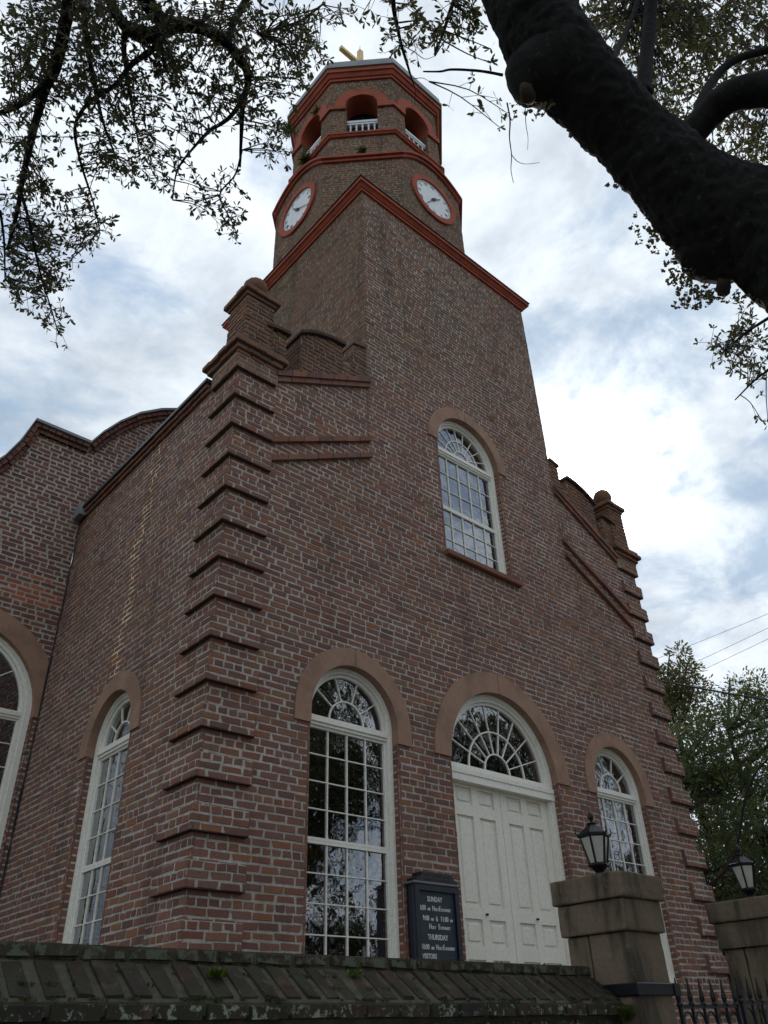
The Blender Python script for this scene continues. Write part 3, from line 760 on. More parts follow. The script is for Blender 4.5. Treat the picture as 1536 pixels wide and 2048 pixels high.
# door frame + leaves
q = MB()
for sg in (-1, 1):
    xa, xb = sorted((4.29 + sg * .982, 4.29 + sg * .90)); q.box(xa, xb, .10, .24, 1.6, 4.20)
    xa, xb = sorted((4.29 + sg * .982, 4.29 + sg * .935)); q.box(xa, xb, .082, .099, 1.6, 4.20)
q.box(4.29 - .9, 4.29 + .9, .10, .24, 4.185, 4.235); q.box(4.29 - .97, 4.29 + .97, .06, .099, 4.215, 4.27)
part(q.build('door_frame', 'door'))
def leaf_door(x0, x1, knob):
    st = .115; yf = .165
    zr = [1.62, 1.74, 2.30, 2.43, 2.69, 2.81, 3.77, 3.89, 4.09, 4.18]     # rail / panel boundaries
    q = MB(); xm = (x0 + x1) / 2
    q.box(x0, x1, yf + .028, yf + .05, 1.62, 4.18)
    for a, b_ in ((x0, x0 + st), (xm - .055, xm + .055), (x1 - st, x1)): q.box(a, b_, yf, yf + .03, 1.62, 4.18)
    rails = [(1.62, 1.74), (2.30, 2.43), (2.69, 2.81), (3.77, 3.89), (4.09, 4.18)]
    for a, b_ in rails:
        q.box(x0 + st, xm - .055, yf + .001, yf + .03, a, b_); q.box(xm + .055, x1 - st, yf + .001, yf + .03, a, b_)
    o_ = part(q.build('door_leaf', 'door'))
    for a, b_ in ((1.74, 2.30), (2.43, 2.69), (2.81, 3.77), (3.89, 4.09)):
        for xa, xb in ((x0 + st, xm - .055), (xm + .055, x1 - st)):
            q = MB(); g = .004; i = .038
            v = [(xa + g, yf + .026, a + g), (xb - g, yf + .026, a + g), (xb - g, yf + .026, b_ - g), (xa + g, yf + .026, b_ - g),
                 (xa + i, yf + .026, a + i), (xb - i, yf + .026, a + i), (xb - i, yf + .026, b_ - i), (xa + i, yf + .026, b_ - i),
                 (xa + i + .014, yf + .010, a + i + .014), (xb - i - .014, yf + .010, a + i + .014), (xb - i - .014, yf + .010, b_ - i - .014), (xa + i + .014, yf + .010, b_ - i - .014)]
            fs = [(8, 9, 10, 11)]
            for k in range(4):
                l = (k + 1) % 4; fs += [(k, l, l + 4, k + 4), (k + 4, l + 4, l + 8, k + 8)]
            q.add(v, fs); q.build('door_panel', 'door', o_)
    q = MB(); q.tube([(knob, yf - .03, 2.74), (knob, yf + .01, 2.74)], .012, 8); q.build('door_pull', 'iron', o_)
leaf_door(4.29 - .897, 4.29 - .004, 4.29 - .44); leaf_door(4.29 + .004, 4.29 + .897, 4.29 + .43)
q = MB()
for k in range(6): q.box(4.29 - 1.3 - .0 * k, 4.29 + 1.3, -.25 - .3 * (6 - k), .16, 0.2, .55 + .175 * (k + 1) - .001 * k)
part(q.build('door_steps', 'stone'))

# ---- belfry
BX, BY = 4.21, 2.14
def octpts(a, h=None):
    h = a * .4142 if h is None else h
    return [(BX + x, BY + y) for x, y in ((-h, -a), (h, -a), (a, -h), (a, h), (h, a), (-h, a), (-a, h), (-a, -h))]
def octring(a0, a1, z0, z1, h0=None, h1=None):
    q = MB(); A = octpts(a0, h0); B = octpts(a1, h1)
    q.add([(x, y, z0) for x, y in A] + [(x, y, z1) for x, y in B], [tuple(reversed(range(8))), tuple(range(8, 16))] + [(i, (i + 1) % 8, (i + 1) % 8 + 8, i + 8) for i in range(8)]); return q
belf = MB()
LA, LH = 1.97, .83
def oct_walls(a, z0, z1, holes=None, h=None, seed=0, spansx=None):
    hh = a * .4142 if h is None else h
    for k in range(8):
        yaw = 45 * k; diag = k % 2
        half = hh if not diag else (a - hh) / sqrt(2) 
        dist = a if not diag else (a + hh) / sqrt(2)
        X = frame((BX, BY, 0), yaw) @ Matrix.Translation((0, -dist, 0))
        def sp(v, half=half):
            if v > z1: return []
            base = [(-half, half)]
            if holes:
                hx = holes.hole(v)
                if hx: base = cut(base, [hx])
            return base
        lay(X, courses(z0, z1), sp, 'brick_tower', seed=seed + k, mb=belf, L=.21)
        yield k, X, half
faces = list(oct_walls(LA, 14.1, 16.60, None, LH, 300))
# arched lunettes over the clocks on the four cardinal faces
ARC_H = .46
for k, X, half in faces:
    if k % 2: continue
    def sp(v, half=half):
        t_ = (v - 16.60) / ARC_H
        if t_ >= 1: return []
        hw = half * sqrt(max(0, 1 - t_)); return [(-hw, hw)]
    lay(X, courses(16.60, 16.60 + ARC_H), sp, 'brick_tower', seed=340 + k, mb=belf, L=.21)
UA = 1.70
list(oct_walls(UA, 16.6, 17.96, None, None, 320))
bop = Opening(0, .36, 18.10, 19.06, 19.22, .24)
ufaces = list(oct_walls(UA, 18.04, 20.24, bop, None, 330))
belf.X = I4
belfry = part(belf.build('belfry_wall', 'mortar_tower'))
q = octring(UA - .45, UA - .45, 17.9, 20.3); o_ = q.build('belfry_shade_core', 'dark_in', belfry)  # near-black solid; shade of the hollow belfry put into its colour
q = octring(LA - .02, UA - .02, 16.60, 16.80, LH - .01); q.build('belfry_ledge', 'slate', belfry)
# red bands: diagonal faces straight, cardinal faces bowed over the clock
def band_face(k, X, half, a, zf, th, pr, nm, mat='redpaint', bow=0.0):
    n = 16 if bow else 1
    ext = half + pr * .4142
    lo = [(-ext + 2 * ext * i / n, zf + bow * (1 - (2 * i / n - 1) ** 2)) for i in range(n + 1)]
    q = MB(X); q.strip([(x, z + th) for x, z in lo], lo, -pr, .28 if bow else .05)
    q.build(nm, mat, belfry)
for k, X, half in faces:
    band_face(k, X, half, LA, 16.60, .075, .045, 'belt_band', bow=0 if k % 2 else ARC_H)
    band_face(k, X, half, LA, 16.675, .06, .095, 'belt_band', bow=0 if k % 2 else ARC_H)
for a0, a1, z0, z1 in ((UA + .04, UA + .07, 17.95, 18.0), (UA + .085, UA + .085, 18.0, 18.055)): octring(a0, a1, z0, z1).build('sill_band', 'redpaint', belfry)
for a0, a1, z0, z1 in ((UA + .04, UA + .05, 20.24, 20.32), (UA + .08, UA + .13, 20.32, 20.42), (UA + .16, UA + .16, 20.42, 20.56)): octring(a0, a1, z0, z1).build('cornice_band', 'redpaint', belfry)
octring(UA + .20, UA + .20, 20.56, 20.64).build('gutter', 'lead', belfry)
octring(UA + .17, UA + .155, 20.64, 20.88).build('roof_upstand', 'lead', belfry)
octring(UA + .155, .25, 20.88, 22.0).build('belfry_roof', 'lead', belfry)
q = MB(); q.lathe((BX - .15, BY, 21.9), [(.30, 0), (.22, .3), (.10, .6), (.07, .9)], 12); q.build('roof_cap', 'lead', belfry, True)
q = MB(); cz = 24.05; cx_ = BX - .15
q.bbox(cx_ - .07, cx_ + .07, BY - .07, BY + .07, 22.6, 24.85, .012); q.bbox(cx_ - .72, cx_ + .72, BY - .06, BY + .06, cz, cz + .14, .012)
q.tube([(cx_, BY, 24.8), (cx_, BY, 25.15)], .010, 5)
part(q.build('cross', 'gold'))
for k, X, half in ufaces:
    # impost band either side of the opening + red arch ring
    for xa, xb in ((-half - .02, -.60), (.60, half + .02)): q = MB(X); q.box(xa, xb, -.05, .04, 19.06, 19.21); q.build('impost_band', 'redpaint', belfry)
    q = MB(X); o = arc(0, bop.zs, .60, 19.06, 20); i = arc(0, bop.zs, .36, 19.06, 20); q.strip(o, i, -.048, .42); q.build('arch_ring', 'redpaint', belfry)
    for xa, xb in ((-.36, -.345), (.345, .36)): q = MB(X); q.box(xa, xb, .012, .42, 18.06, 19.06); q.build('opening_reveal', 'brick_tower', belfry)
    if k in (0, 1, 2, 6, 7):
        q = MB(X); q.box(-.343, .343, .07, .17, 18.66, 18.73); q.box(-.343, .343, .085, .155, 18.60, 18.66); br = q.build('balustrade', 'white_blue'); part(br)
        q = MB(X); q.box(-.343, .343, .08, .16, 18.09, 18.12); q.build('bottom_rail', 'white_blue', br)
        for c_ in range(5):
            x = -.27 + .135 * c_; q = MB(X)
            q.lathe((x, .12, 18.12), [(.032, 0), (.036, .03), (.040, .10), (.028, .22), (.019, .33), (.018, .37), (.030, .39), (.018, .41), (.026, .45), (.030, .48)], 10); q.build('baluster', 'white_blue', br, True)
ROM = ['XII', 'I', 'II', 'III', 'IV', 'V', 'VI', 'VII', 'VIII', 'IX', 'X', 'XI']
for k, X, half in faces:
    if k not in (0, 6): continue
    cz = 15.98
    Y = X @ Matrix.Translation((.01 if k == 0 else 0, 0, cz))
    q = MB(Y); n = 48
    q.strip([(.625 * cos(2 * pi * i / n), .625 * sin(2 * pi * i / n)) for i in range(n + 1)], [(.495 * cos(2 * pi * i / n), .495 * sin(2 * pi * i / n)) for i in range(n + 1)], -.045, .03)
    ck = part(q.build('clock', 'redpaint'))
    q = MB(Y); q.prism([(.497 * cos(2 * pi * i / n), .497 * sin(2 * pi * i / n)) for i in range(n)], -.012, .02); q.build('clock_face', 'clock', ck)
    q = MB(Y); q.strip([(.455 * cos(2 * pi * i / n), .455 * sin(2 * pi * i / n)) for i in range(n + 1)], [(.448 * cos(2 * pi * i / n), .448 * sin(2 * pi * i / n)) for i in range(n + 1)], -.0145, -.010); q.build('minute_ring', 'faded', ck)
    for h_, rm_ in enumerate(ROM):
        an = -2 * pi * h_ / 12
        Z = Y @ Matrix.Rotation(-an, 4, 'Y') @ Matrix.Translation((0, -.014, .36))
        text_mesh(rm_, .105, Z, 'black' if h_ in (7,) else 'faded', 'numeral', ck, sx=.85)
    for ang, ln, wd in ((50 if k == 0 else 320, .26, .018), (215 if k == 0 else 120, .38, .012)):
        Z = Y @ Matrix.Rotation(radians(ang), 4, 'Y'); q = MB(Z)
        q.prism([(-wd, -.09), (wd, -.09), (wd * 1.9, .06), (wd * .6, .1), (wd * .5, ln), (-wd * .5, ln), (-wd * .6, .1), (-wd * 1.9, .06)], -.034, -.026); q.build('clock_hand', 'black', ck)
    q = MB(Y); q.prism([(.035 * cos(2 * pi * i / 10), .035 * sin(2 * pi * i / 10)) for i in range(10)], -.04, -.012); q.build('hand_boss', 'black', ck)

# ---- turn the recorded bricks into geometry: the 300 largest in view as parts, the rest as one mesh
unit = []
for s_ in range(8):
    rr = random.Random(900 + s_); q = MB(); j = .055
    def jj(a): return a + rr.uniform(-j, j)
    v = [(-.5, 1, -.5), (.5, 1, -.5), (.5, 1, .5), (-.5, 1, .5), (jj(-.465), 0, jj(-.43)), (jj(.465), 0, jj(-.43)), (jj(.465), 0, jj(.43)), (jj(-.465), 0, jj(.43))]
    q.add(v, [(4, 5, 6, 7), (0, 1, 5, 4), (1, 2, 6, 5), (2, 3, 7, 6), (3, 0, 4, 7)])
    unit.append(q)
def brick_mesh(i, matkey, cache={}):
    if (i, matkey) not in cache:
        me = bpy.data.meshes.new('brick'); me.from_pydata(unit[i].v, [], unit[i].f); me.materials.append(M[matkey]); cache[(i, matkey)] = me
    return cache[(i, matkey)]
score = []
for idx, (X, u0, u1, v0, v1, pr, mk_, r_) in enumerate(BR):
    c = X @ Vector(((u0 + u1) / 2, -pr, (v0 + v1) / 2))
    if c.z < 2.42 or c.z > 7: continue
    p = proj(c)
    if not p or not (10 < p[0] < 1526 and 20 < p[1] < 1875): continue
    nrm = (X.to_3x3() @ Vector((0, -1, 0))); view = (CAM - c); fc = nrm.dot(view.normalized())
    if fc < .2 or u1 - u0 < .09 or (1100 < p[0] < 1360 and p[1] > 1600): continue
    score.append(((u1 - u0) * (v1 - v0) * fc / view.length_squared, idx))
score.sort(reverse=True); chosen = set(i for _, i in score[:300])
keys = ['brick', 'brick_tower', 'brick_nave', 'brick_orange']
bulk = MB(); BKD = .03
for idx, (X, u0, u1, v0, v1, pr, mk_, r_) in enumerate(BR):
    if idx in chosen:
        o = link('brick', brick_mesh(idx % 8, mk_)); part(o)
        o.matrix_world = Matrix.Translation((0, 0, 0)) @ X @ Matrix.Translation(((u0 + u1) / 2, -pr, (v0 + v1) / 2)) @ Matrix.Diagonal((u1 - u0, BKD, v1 - v0, 1))
        o.matrix_basis = o.matrix_world.copy()
    else:
        j = .0058; c = .0045
        def g(a): return a + rng.uniform(-j, j)
        bulk.X = X; y1 = -pr + BKD; y0 = -pr
        bulk.add([(u0, y1, v0), (u1, y1, v0), (u1, y1, v1), (u0, y1, v1), (g(u0 + c), y0, g(v0 + c)), (g(u1 - c), y0, g(v0 + c)), (g(u1 - c), y0, g(v1 - c)), (g(u0 + c), y0, g(v1 - c))],
                 [(4, 5, 6, 7), (0, 1, 5, 4), (1, 2, 6, 5), (2, 3, 7, 6), (3, 0, 4, 7)], keys.index(mk_), r_)
bulk.X = I4
o = part(bulk.build('brickwork', keys, rnd=True)); o['kind'] = 'stuff'
print('bricks', len(BR))

# ================================================================== SIGN
sg_ = empty('notice_board', (2.81, -.06, 1.7), 'black church notice board with white letters beside the white door', 'sign')
def under(root):
    def f(o): o.parent = root; o.matrix_parent_inverse = Matrix.Translation(-root.location); return o
    return f
us = under(sg_)
q = MB(); q.bbox(2.50, 3.12, -.10, .0, 1.70, 2.915, .006); us(q.build('case', 'signbox'))
q = MB()
for a in ((2.50, 2.555, -.135, -.10, 1.70, 2.915), (3.065, 3.12, -.135, -.10, 1.70, 2.915), (2.555, 3.065, -.135, -.10, 2.86, 2.915), (2.555, 3.065, -.135, -.10, 1.70, 1.76)): q.box(*a)
us(q.build('case_frame', 'signbox'))
q = MB(); q.box(2.556, 3.064, -.108, -.1005, 1.761, 2.859)
for k in range(44): q.box(2.557, 3.063, -.111, -.108, 1.77 + k * .0248, 1.77 + k * .0248 + .016)
us(q.build('letter_board', 'felt'))
q = MB(); q.bbox(2.475, 3.145, -.15, .0, 2.917, 2.940, .005); us(q.build('cornice_trim', 'signtrim'))
q = MB(); q.prism([(2.52, 2.941), (3.10, 2.941), (3.10, 2.972), (3.065, 2.978), (3.045, 3.0), (3.035, 3.032), (2.60, 3.032), (2.59, 3.0), (2.565, 2.978), (2.52, 2.972)], -.142, -.0); us(q.build('header_board', 'signbox'))
for body, z, s_, sx in (('PRINCE GEORGE WINYAH', 2.996, .036, .86), ('EPISCOPAL CHURCH', 2.953, .036, 1.0)):
    us(text_mesh(body, s_, I4 @ Matrix.Translation((2.81, -.1435, z)), 'bronze', 'header_lettering', None, sx=sx))
def line(parts_, z):
    for body, x, s_, sx, al in parts_: us(text_mesh(body, s_, Matrix.Translation((x, -.1135, z)), 'letter', 'lettering', None, al, .0015, sx, .0012))
line([('SUNDAY', 2.785, .066, .80, 'CENTER')], 2.765)
line([('8:00', 2.565, .064, .80, 'LEFT'), ('AM', 2.676, .034, .8, 'LEFT'), ('H', 2.742, .064, .75, 'LEFT'), ('OLY', 2.776, .036, .85, 'LEFT'), ('E', 2.838, .064, .75, 'LEFT'), ('UCHARIST', 2.869, .036, .8, 'LEFT')], 2.683)
line([('9:00', 2.605, .064, .80, 'LEFT'), ('AM', 2.716, .034, .8, 'LEFT'), ('&', 2.785, .060, .75, 'LEFT'), ('11:00', 2.850, .064, .80, 'LEFT'), ('AM', 2.986, .034, .8, 'LEFT')], 2.592)
line([('H', 2.685, .064, .75, 'LEFT'), ('OLY', 2.719, .036, .85, 'LEFT'), ('E', 2.815, .064, .75, 'LEFT'), ('UCHARIST', 2.846, .036, .8, 'LEFT')], 2.520)
line([('THURSDAY', 2.80, .066, .82, 'CENTER')], 2.425)
line([('10:00', 2.565, .064, .78, 'LEFT'), ('AM', 2.700, .034, .8, 'LEFT'), ('H', 2.765, .064, .75, 'LEFT'), ('OLY', 2.799, .036, .85, 'LEFT'), ('E', 2.862, .064, .75, 'LEFT'), ('UCHARIST', 2.893, .036, .8, 'LEFT')], 2.340)
line([('VISITORS', 2.575, .060, .8, 'LEFT')], 2.262)

# ================================================================== CHURCHYARD WALL
yw = empty('churchyard_wall', (-.9, -2.6, 0), 'low mossy brick boundary wall with sloped coping in front of the church', 'wall')
uw = under(yw)
WX0, WX1 = -3.3, 1.66
q = MB(); q.prism([(0, 0), (1, 0)], 0, 1) if False else None
prof = [(-2.885, 0), (-2.885, 1.715), (-2.925, 1.716), (-2.925, 1.765), (-2.695, 1.925), (-2.695, 1.985), (-2.40, 1.985), (-2.40, 0)]
q = MB(); n = len(prof)
q.add([(WX0, y, z) for y, z in prof] + [(WX1, y, z) for y, z in prof], [tuple(range(n)), tuple(reversed(range(n, 2 * n)))] + [(i, i + n, (i + 1) % n + n, (i + 1) % n) for i in range(n)])
uw(q.build('wall_core', 'mortar_dark'))
def yb(vs, nm='brick', mat='brick_wall'):
    q = MB(); q.add(vs, [(0, 3, 2, 1), (4, 5, 6, 7), (0, 1, 5, 4), (1, 2, 6, 5), (2, 3, 7, 6), (3, 0, 4, 7)]); 
    o = q.build(nm, mat); return uw(o)
def oriented(x0, x1, A, B, up, d=.03, lift=.012, j=.004, mat='brick_wall'):
    """brick whose face spans A->B (y,z) between x0,x1, proud along up"""
    r_ = lambda: rng.uniform(-j, j)
    lo = [(x0, A[0] - up[0] * d, A[1] - up[1] * d), (x1, A[0] - up[0] * d, A[1] - up[1] * d), (x1, B[0] - up[0] * d, B[1] - up[1] * d), (x0, B[0] - up[0] * d, B[1] - up[1] * d)]
    l2 = lift + r_(); c = .009; f = .06
    A2 = (A[0] + (B[0] - A[0]) * f, A[1] + (B[1] - A[1]) * f); B2 = (B[0] - (B[0] - A[0]) * f, B[1] - (B[1] - A[1]) * f)
    hi = [(x0 + c + r_(), A2[0] + up[0] * l2, A2[1] + up[1] * l2 + r_()), (x1 - c + r_(), A2[0] + up[0] * l2, A2[1] + up[1] * l2 + r_()), (x1 - c + r_(), B2[0] + up[0] * l2, B2[1] + up[1] * l2 + r_()), (x0 + c + r_(), B2[0] + up[0] * l2, B2[1] + up[1] * l2 + r_())]
    return yb(lo + hi, 'brick', mat)
sl_ = Vector((-2.695 + 2.925, 1.925 - 1.765)).normalized(); un = (-sl_[1], sl_[0])
x = -2.75
while x < WX1 - .05:
    l = .097 * rng.uniform(.9, 1.08); g = .026 * rng.uniform(.7, 1.4)
    oriented(x, min(x + l, WX1 - .005), (-2.915, 1.772), (-2.702, 1.920), un, .03, .010, .0065, 'brick_slope'); x += l + g
x = -2.75
while x < WX1 - .05:
    l = .205 * rng.uniform(.9, 1.06); g = .012
    oriented(x, min(x + l, WX1 - .005), (-2.695, 1.932), (-2.695, 1.980), (-1, 0), .03, .016, .006, 'brick_top'); x += l + g
x = -2.75
while x < WX1 - .05:
    l = .215 * rng.uniform(.9, 1.06); g = .012
    oriented(x, min(x + l, WX1 - .005), (-2.925, 1.700), (-2.925, 1.758), (-1, 0), .03, .020, .004); x += l + g
for k in range(3):
    x = -2.75 - .1 * (k % 2); z = 1.690 - .075 * (k + 1)
    while x < WX1 - .05:
        l = .21 * rng.uniform(.92, 1.06)
        oriented(x, min(x + l, WX1 - .005), (-2.885, z), (-2.885, z + .064), (-1, 0), .03, .012, .004); x += l + .012
# moss and ferns on the wall
def tuft(name, c, rad, n, h, mat, label, cat, kind='stuff', w_=.006, flat=.4):
    q = MB()
    for i in range(n):
        a = rng.uniform(0, 2 * pi); d = rad * sqrt(rng.random()); b = Vector((c[0] + d * cos(a), c[1] + d * sin(a) * flat, c[2] + rng.uniform(-.2, .2) * rad))
        t_ = b + Vector((rng.uniform(-.5, .5) * h, rng.uniform(-.8, .2) * h, h * rng.uniform(.4, 1.0)))
        s_ = Vector((cos(a), sin(a), 0)) * w_
        q.add([tuple(b - s_), tuple(b + s_), tuple((b + t_) / 2 + s_ * 1.2), tuple(t_), tuple((b + t_) / 2 - s_ * 1.2)], [(0, 1, 2, 3, 4)], 0, rng.random())
    return tag(q.build(name, mat, rnd=True), label, cat, kind=kind)
mq = MB()
for _ in range(230):
    cx = rng.uniform(-2.7, 1.6); tt = rng.choice((0, 0, .35, .7, 1.0, 1.0, 1.15)); cy = -2.925 + .23 * min(tt, 1) + (.06 if tt > 1 else 0); cz_ = 1.772 + .155 * min(tt, 1) + (.055 if tt > 1 else 0)
    rad = rng.uniform(.008, .035); hue = rng.random() * .5
    for k in range(int(12 + rad * 900)):
        a = rng.uniform(0, 2 * pi); d = rad * sqrt(rng.random()); b = Vector((cx + d * cos(a), cy + d * sin(a) * .5, cz_ + d * sin(a) * .35))
        e = b + Vector((rng.uniform(-.006, .006), rng.uniform(-.010, 0), rng.uniform(.004, .014))); sw_ = Vector((cos(a), sin(a), 0)) * .0028
        mq.add([tuple(b - sw_), tuple(b + sw_), tuple(e)], [(0, 1, 2)], 0, hue + rng.random() * .3)
tag(mq.build('moss', 'darkmoss', rnd=True), 'dark green moss patches spread over the sloped wall coping', 'moss', kind='stuff')
tuft('moss_clump', (-1.30, -2.80, 1.875), .045, 160, .03, 'moss', 'bright green moss clump on the sloped wall coping', 'moss', w_=.004)
tuft('moss_clump', (-.45, -2.76, 1.90), .05, 70, .02, 'moss', 'thin green moss growing in a joint of the wall coping', 'moss', w_=.004)
tuft('fern_tuft', (1.60, -2.96, 1.68), .06, 260, .08, 'greenfern', 'green plant tuft growing where the brick wall meets the stone pier', 'plant', w_=.004)

# ================================================================== GATE PIERS + LANTERNS
def stone_pier(x0, lbl):
    r = empty('gate_pier', (x0 + .255, -2.8, 0), lbl, 'gate pier', 'stone gate piers'); u = under(r); y0, y1 = -3.1, -2.5
    def blk(nm, i, z0, z1, bv=.014):
        q = MB(); q.rough(x0 + i, x0 + .51 - i, y0 + i, y1 - i, z0, z1, bv); o = u(q.build(nm, 'stone', smooth=True)); return o
    blk('cap_stone', 0, 2.365, 2.525, .016); blk('neck_stone', .025, 2.168, 2.363, .012)
    q = MB(); q.rough(x0 + .055, x0 + .455, y0 + .055, -2.735, 1.62, 2.166, .012); u(q.build('shaft_stone', 'stone', smooth=True)); q = MB(); q.rough(x0 + .055, x0 + .455, -2.725, y1 - .055, 1.62, 2.166, .012); u(q.build('shaft_stone', 'stone', smooth=True)); blk('shaft_stone', .053, .8, 1.616, .01); blk('shaft_stone', .055, 0, .796, .01)
    return r, u
p1, u1_ = stone_pier(1.58, 'brown stone gate pier at the end of the mossy brick wall')
p2, u2_ = stone_pier(3.72, 'brown stone gate pier on the far side of the iron gate')
q = MB(); q.bbox(1.615, 2.055, -3.068, -2.72, 1.80, 1.872, .006); q.box(2.03, 2.10, -3.075, -3.045, 1.80, 1.87); u1_(q.build('iron_strap', 'iron'))
def lantern(c, lbl):
    r = empty('pier_lantern', c, lbl, 'lantern', 'lanterns on the gate piers'); u = under(r); S = .98; W_ = .68; n = 6; rot = radians(20)
    def L(prof, nm, mat, nn=n, sm=False):
        q = MB(); q.lathe(c, [(a * W_, b * S) for a, b in prof], nn, 0, rot); return u(q.build(nm, mat, smooth=sm))
    L([(.075, 0), (.08, .012), (.055, .02), (.042, .045), (.06, .06), (.085, .075), (.10, .082)], 'base', 'iron', 12)
    L([(.105, .082), (.112, .09), (.112, .10), (.10, .108)], 'bottom_ring', 'iron')
    body = L([(.088, .108), (.150, .285)], 'glass_body', 'frost')
    L([(.152, .283), (.175, .290), (.178, .308), (.165, .312)], 'top_ring', 'iron')
    L([(.165, .312), (.055, .375), (.05, .38)], 'roof', 'iron')
    L([(.05, .38), (.055, .384), (.055, .390), (.018, .394), (.016, .405), (.03, .42), (.033, .44), (.02, .465), (.004, .475)], 'finial', 'iron', 10, True)
    for k in range(n):
        a = 2 * pi * k / n + rot; d = Vector((cos(a), sin(a), 0)); cc = Vector(c)
        q = MB(); q.tube([cc + d * (.092 * W_) + Vector((0, 0, .10 * S)), cc + d * (.156 * W_) + Vector((0, 0, .295 * S))], .0085, 5); u(q.build('corner_bar', 'iron'))
        q = MB(); q.tube([cc + d * (.170 * W_) + Vector((0, 0, .29 * S)), cc + d * (.196 * W_) + Vector((0, 0, .315 * S)), cc + d * (.188 * W_) + Vector((0, 0, .350 * S))], [.007, .006, .003], 5); u(q.build('corner_scroll', 'iron'))
        q = MB(); q.lathe(tuple(cc + d * .10 * W_ + Vector((0, 0, .092 * S))), [(.004, -.012), (.014, 0), (.004, .012)], 6); u(q.build('rivet', 'iron'))
lantern((1.80, -2.80, 2.525), 'black six-sided lantern on the pier at the end of the brick wall')
lantern((4.00, -2.80, 2.525), 'black six-sided lantern on the pier beyond the iron gate')

# ================================================================== IRON GATE
def gate(x0, n, sp, ztop, lbl, y=-3.06):
    r = empty('iron_gate_leaf', (x0, y, .05), lbl, 'gate', 'iron gate leaves between the stone piers'); u = under(r)
    x1 = x0 + sp * (n - 1)
    for k in range(n):
        x = x0 + sp * k; big_ = .016 if k in (0, n - 1) else .011
        q = MB(); q.tube([(x, y, .1), (x, y, ztop - .165)], big_, 8)
        q.lathe((x, y, ztop - .17), [(big_, 0), (.021, .012), (.021, .022), (.013, .03), (.018, .055), (.013, .09), (.003, .17)], 8); u(q.build('spear_bar', 'iron'))
    for z in (ztop - .175, .3): q = MB(); q.box(x0, x1, y - .009, y + .009, z, z + .022); u(q.build('rail', 'iron'))
    for k in range(n - 1):
        x = x0 + sp * k; q = MB(); pts = [(x + sp / 2 - (sp / 2 - .012) * cos(pi * i / 10), y, ztop - .30 + .105 * sin(pi * i / 10)) for i in range(11)]
        q.tube(pts, .006, 5); u(q.build('arch_loop', 'iron'))
    return r
gate(2.075, 6, .149, 1.905, 'black iron gate leaf of spear-topped bars beside the mossy wall pier')
gate(2.90, 6, .15, 1.925, 'black iron gate leaf of spear-topped bars hung on the far pier')

# ================================================================== PLANTS ON THE TOWER
def fernclump(c, n, L, lbl, out):
    q = MB(); c = Vector(c)
    for i in range(n):
        d = (Vector(out) * rng.uniform(.3, 1) + Vector((rng.uniform(-1, 1), rng.uniform(-1, 1), rng.uniform(-.3, .7)))).normalized(); l = L * rng.uniform(.5, 1)
        p = c.copy(); s_ = d.cross(Vector((0, 0, 1))).normalized()
        for k in range(6):
            p2_ = p + d * (l / 6); d = (d + Vector((0, 0, -.18))).normalized()
            for sg in (-1, 1):
                ww = s_ * sg * .05 * (1 - k / 7); q.add([tuple(p), tuple(p2_), tuple((p + p2_) / 2 + ww)], [(0, 1, 2)], 0, rng.random())
            p = p2_
    return tag(q.build('wall_fern', 'greenfern', rnd=True), lbl, 'fern')
dn = Vector((-1, -1, 0)).normalized()
o1 = Vector((BX, BY, 0)) + dn * (UA + .02)
fernclump((o1.x, o1.y, 17.35), 26, .17, 'small dark fern rooted in the brick below the middle belfry opening', dn)
fernclump((BX - UA - .06, BY + .05, 17.98), 60, .30, 'fern patch on the red sill band under the left belfry opening', (-1, 0, 0))
fernclump((BX - UA - .10, BY + .75, 20.0), 46, .38, 'leafy plant growing below the belfry cornice near the oak leaves', (-1, .2, 0))
fernclump((BX - UA + .0, BY - .25, 19.62), 22, .25, 'leafy sprig hanging over the arch of the left belfry opening', (-1, 0, 0))

# ================================================================== OAK TREE
def leafshape(q, p, d, n, L, r):
    s_ = d.cross(n)
    if s_.length < .01: return
    s_.normalize(); w_ = L * .18
    q.add([tuple(p), tuple(p + d * L * .35 + s_ * w_ * .7), tuple(p + d * L * .75 + s_ * w_), tuple(p + d * L + n * L * .05), tuple(p + d * L * .75 - s_ * w_), tuple(p + d * L * .35 - s_ * w_ * .7)], [(0, 1, 2, 3, 4, 5)], 0, r)
def rv(): return Vector((rng.gauss(0, 1), rng.gauss(0, 1), rng.gauss(0, 1))).normalized()
def smooth_path(pts, n=6):
    out = []
    P = [pts[0]] + list(pts) + [pts[-1]]
    for i in range(1, len(P) - 2):
        for k in range(n):
            t_ = k / n; a, b, c, d = P[i - 1], P[i], P[i + 1], P[i + 2]
            out.append(.5 * ((2 * b) + (c - a) * t_ + (2 * a - 5 * b + 4 * c - d) * t_ ** 2 + (3 * b - a - 3 * c + d) * t_ ** 3))
    out.append(pts[-1]); return out
oak = empty('oak_tree', (1.6, -8.4, 0), 'live oak with a massive dark limb and leafy twigs hanging over the churchyard', 'tree')
uo = under(oak)
def barkjit(amp, sc):
    def f(v): 
        p = Vector(v); return 1 + amp * noise.noise(p * sc) + amp * .8 * noise.noise(p * sc * 3.1) + amp * .5 * noise.noise(p * sc * 8)
    return f
def ridged(v):
    p = Vector(v); a = 1 + .07 * noise.noise(p * 3.5) + .05 * noise.noise(p * 8)
    w1 = 1 - abs(noise.noise(p * 13 + Vector((3, 1, 7)))) * 2; w2 = 1 - abs(noise.noise(p * 27)) * 2
    w3 = noise.noise(p * 55); return a - .05 + .055 * w1 + .035 * w2 + .018 * w3
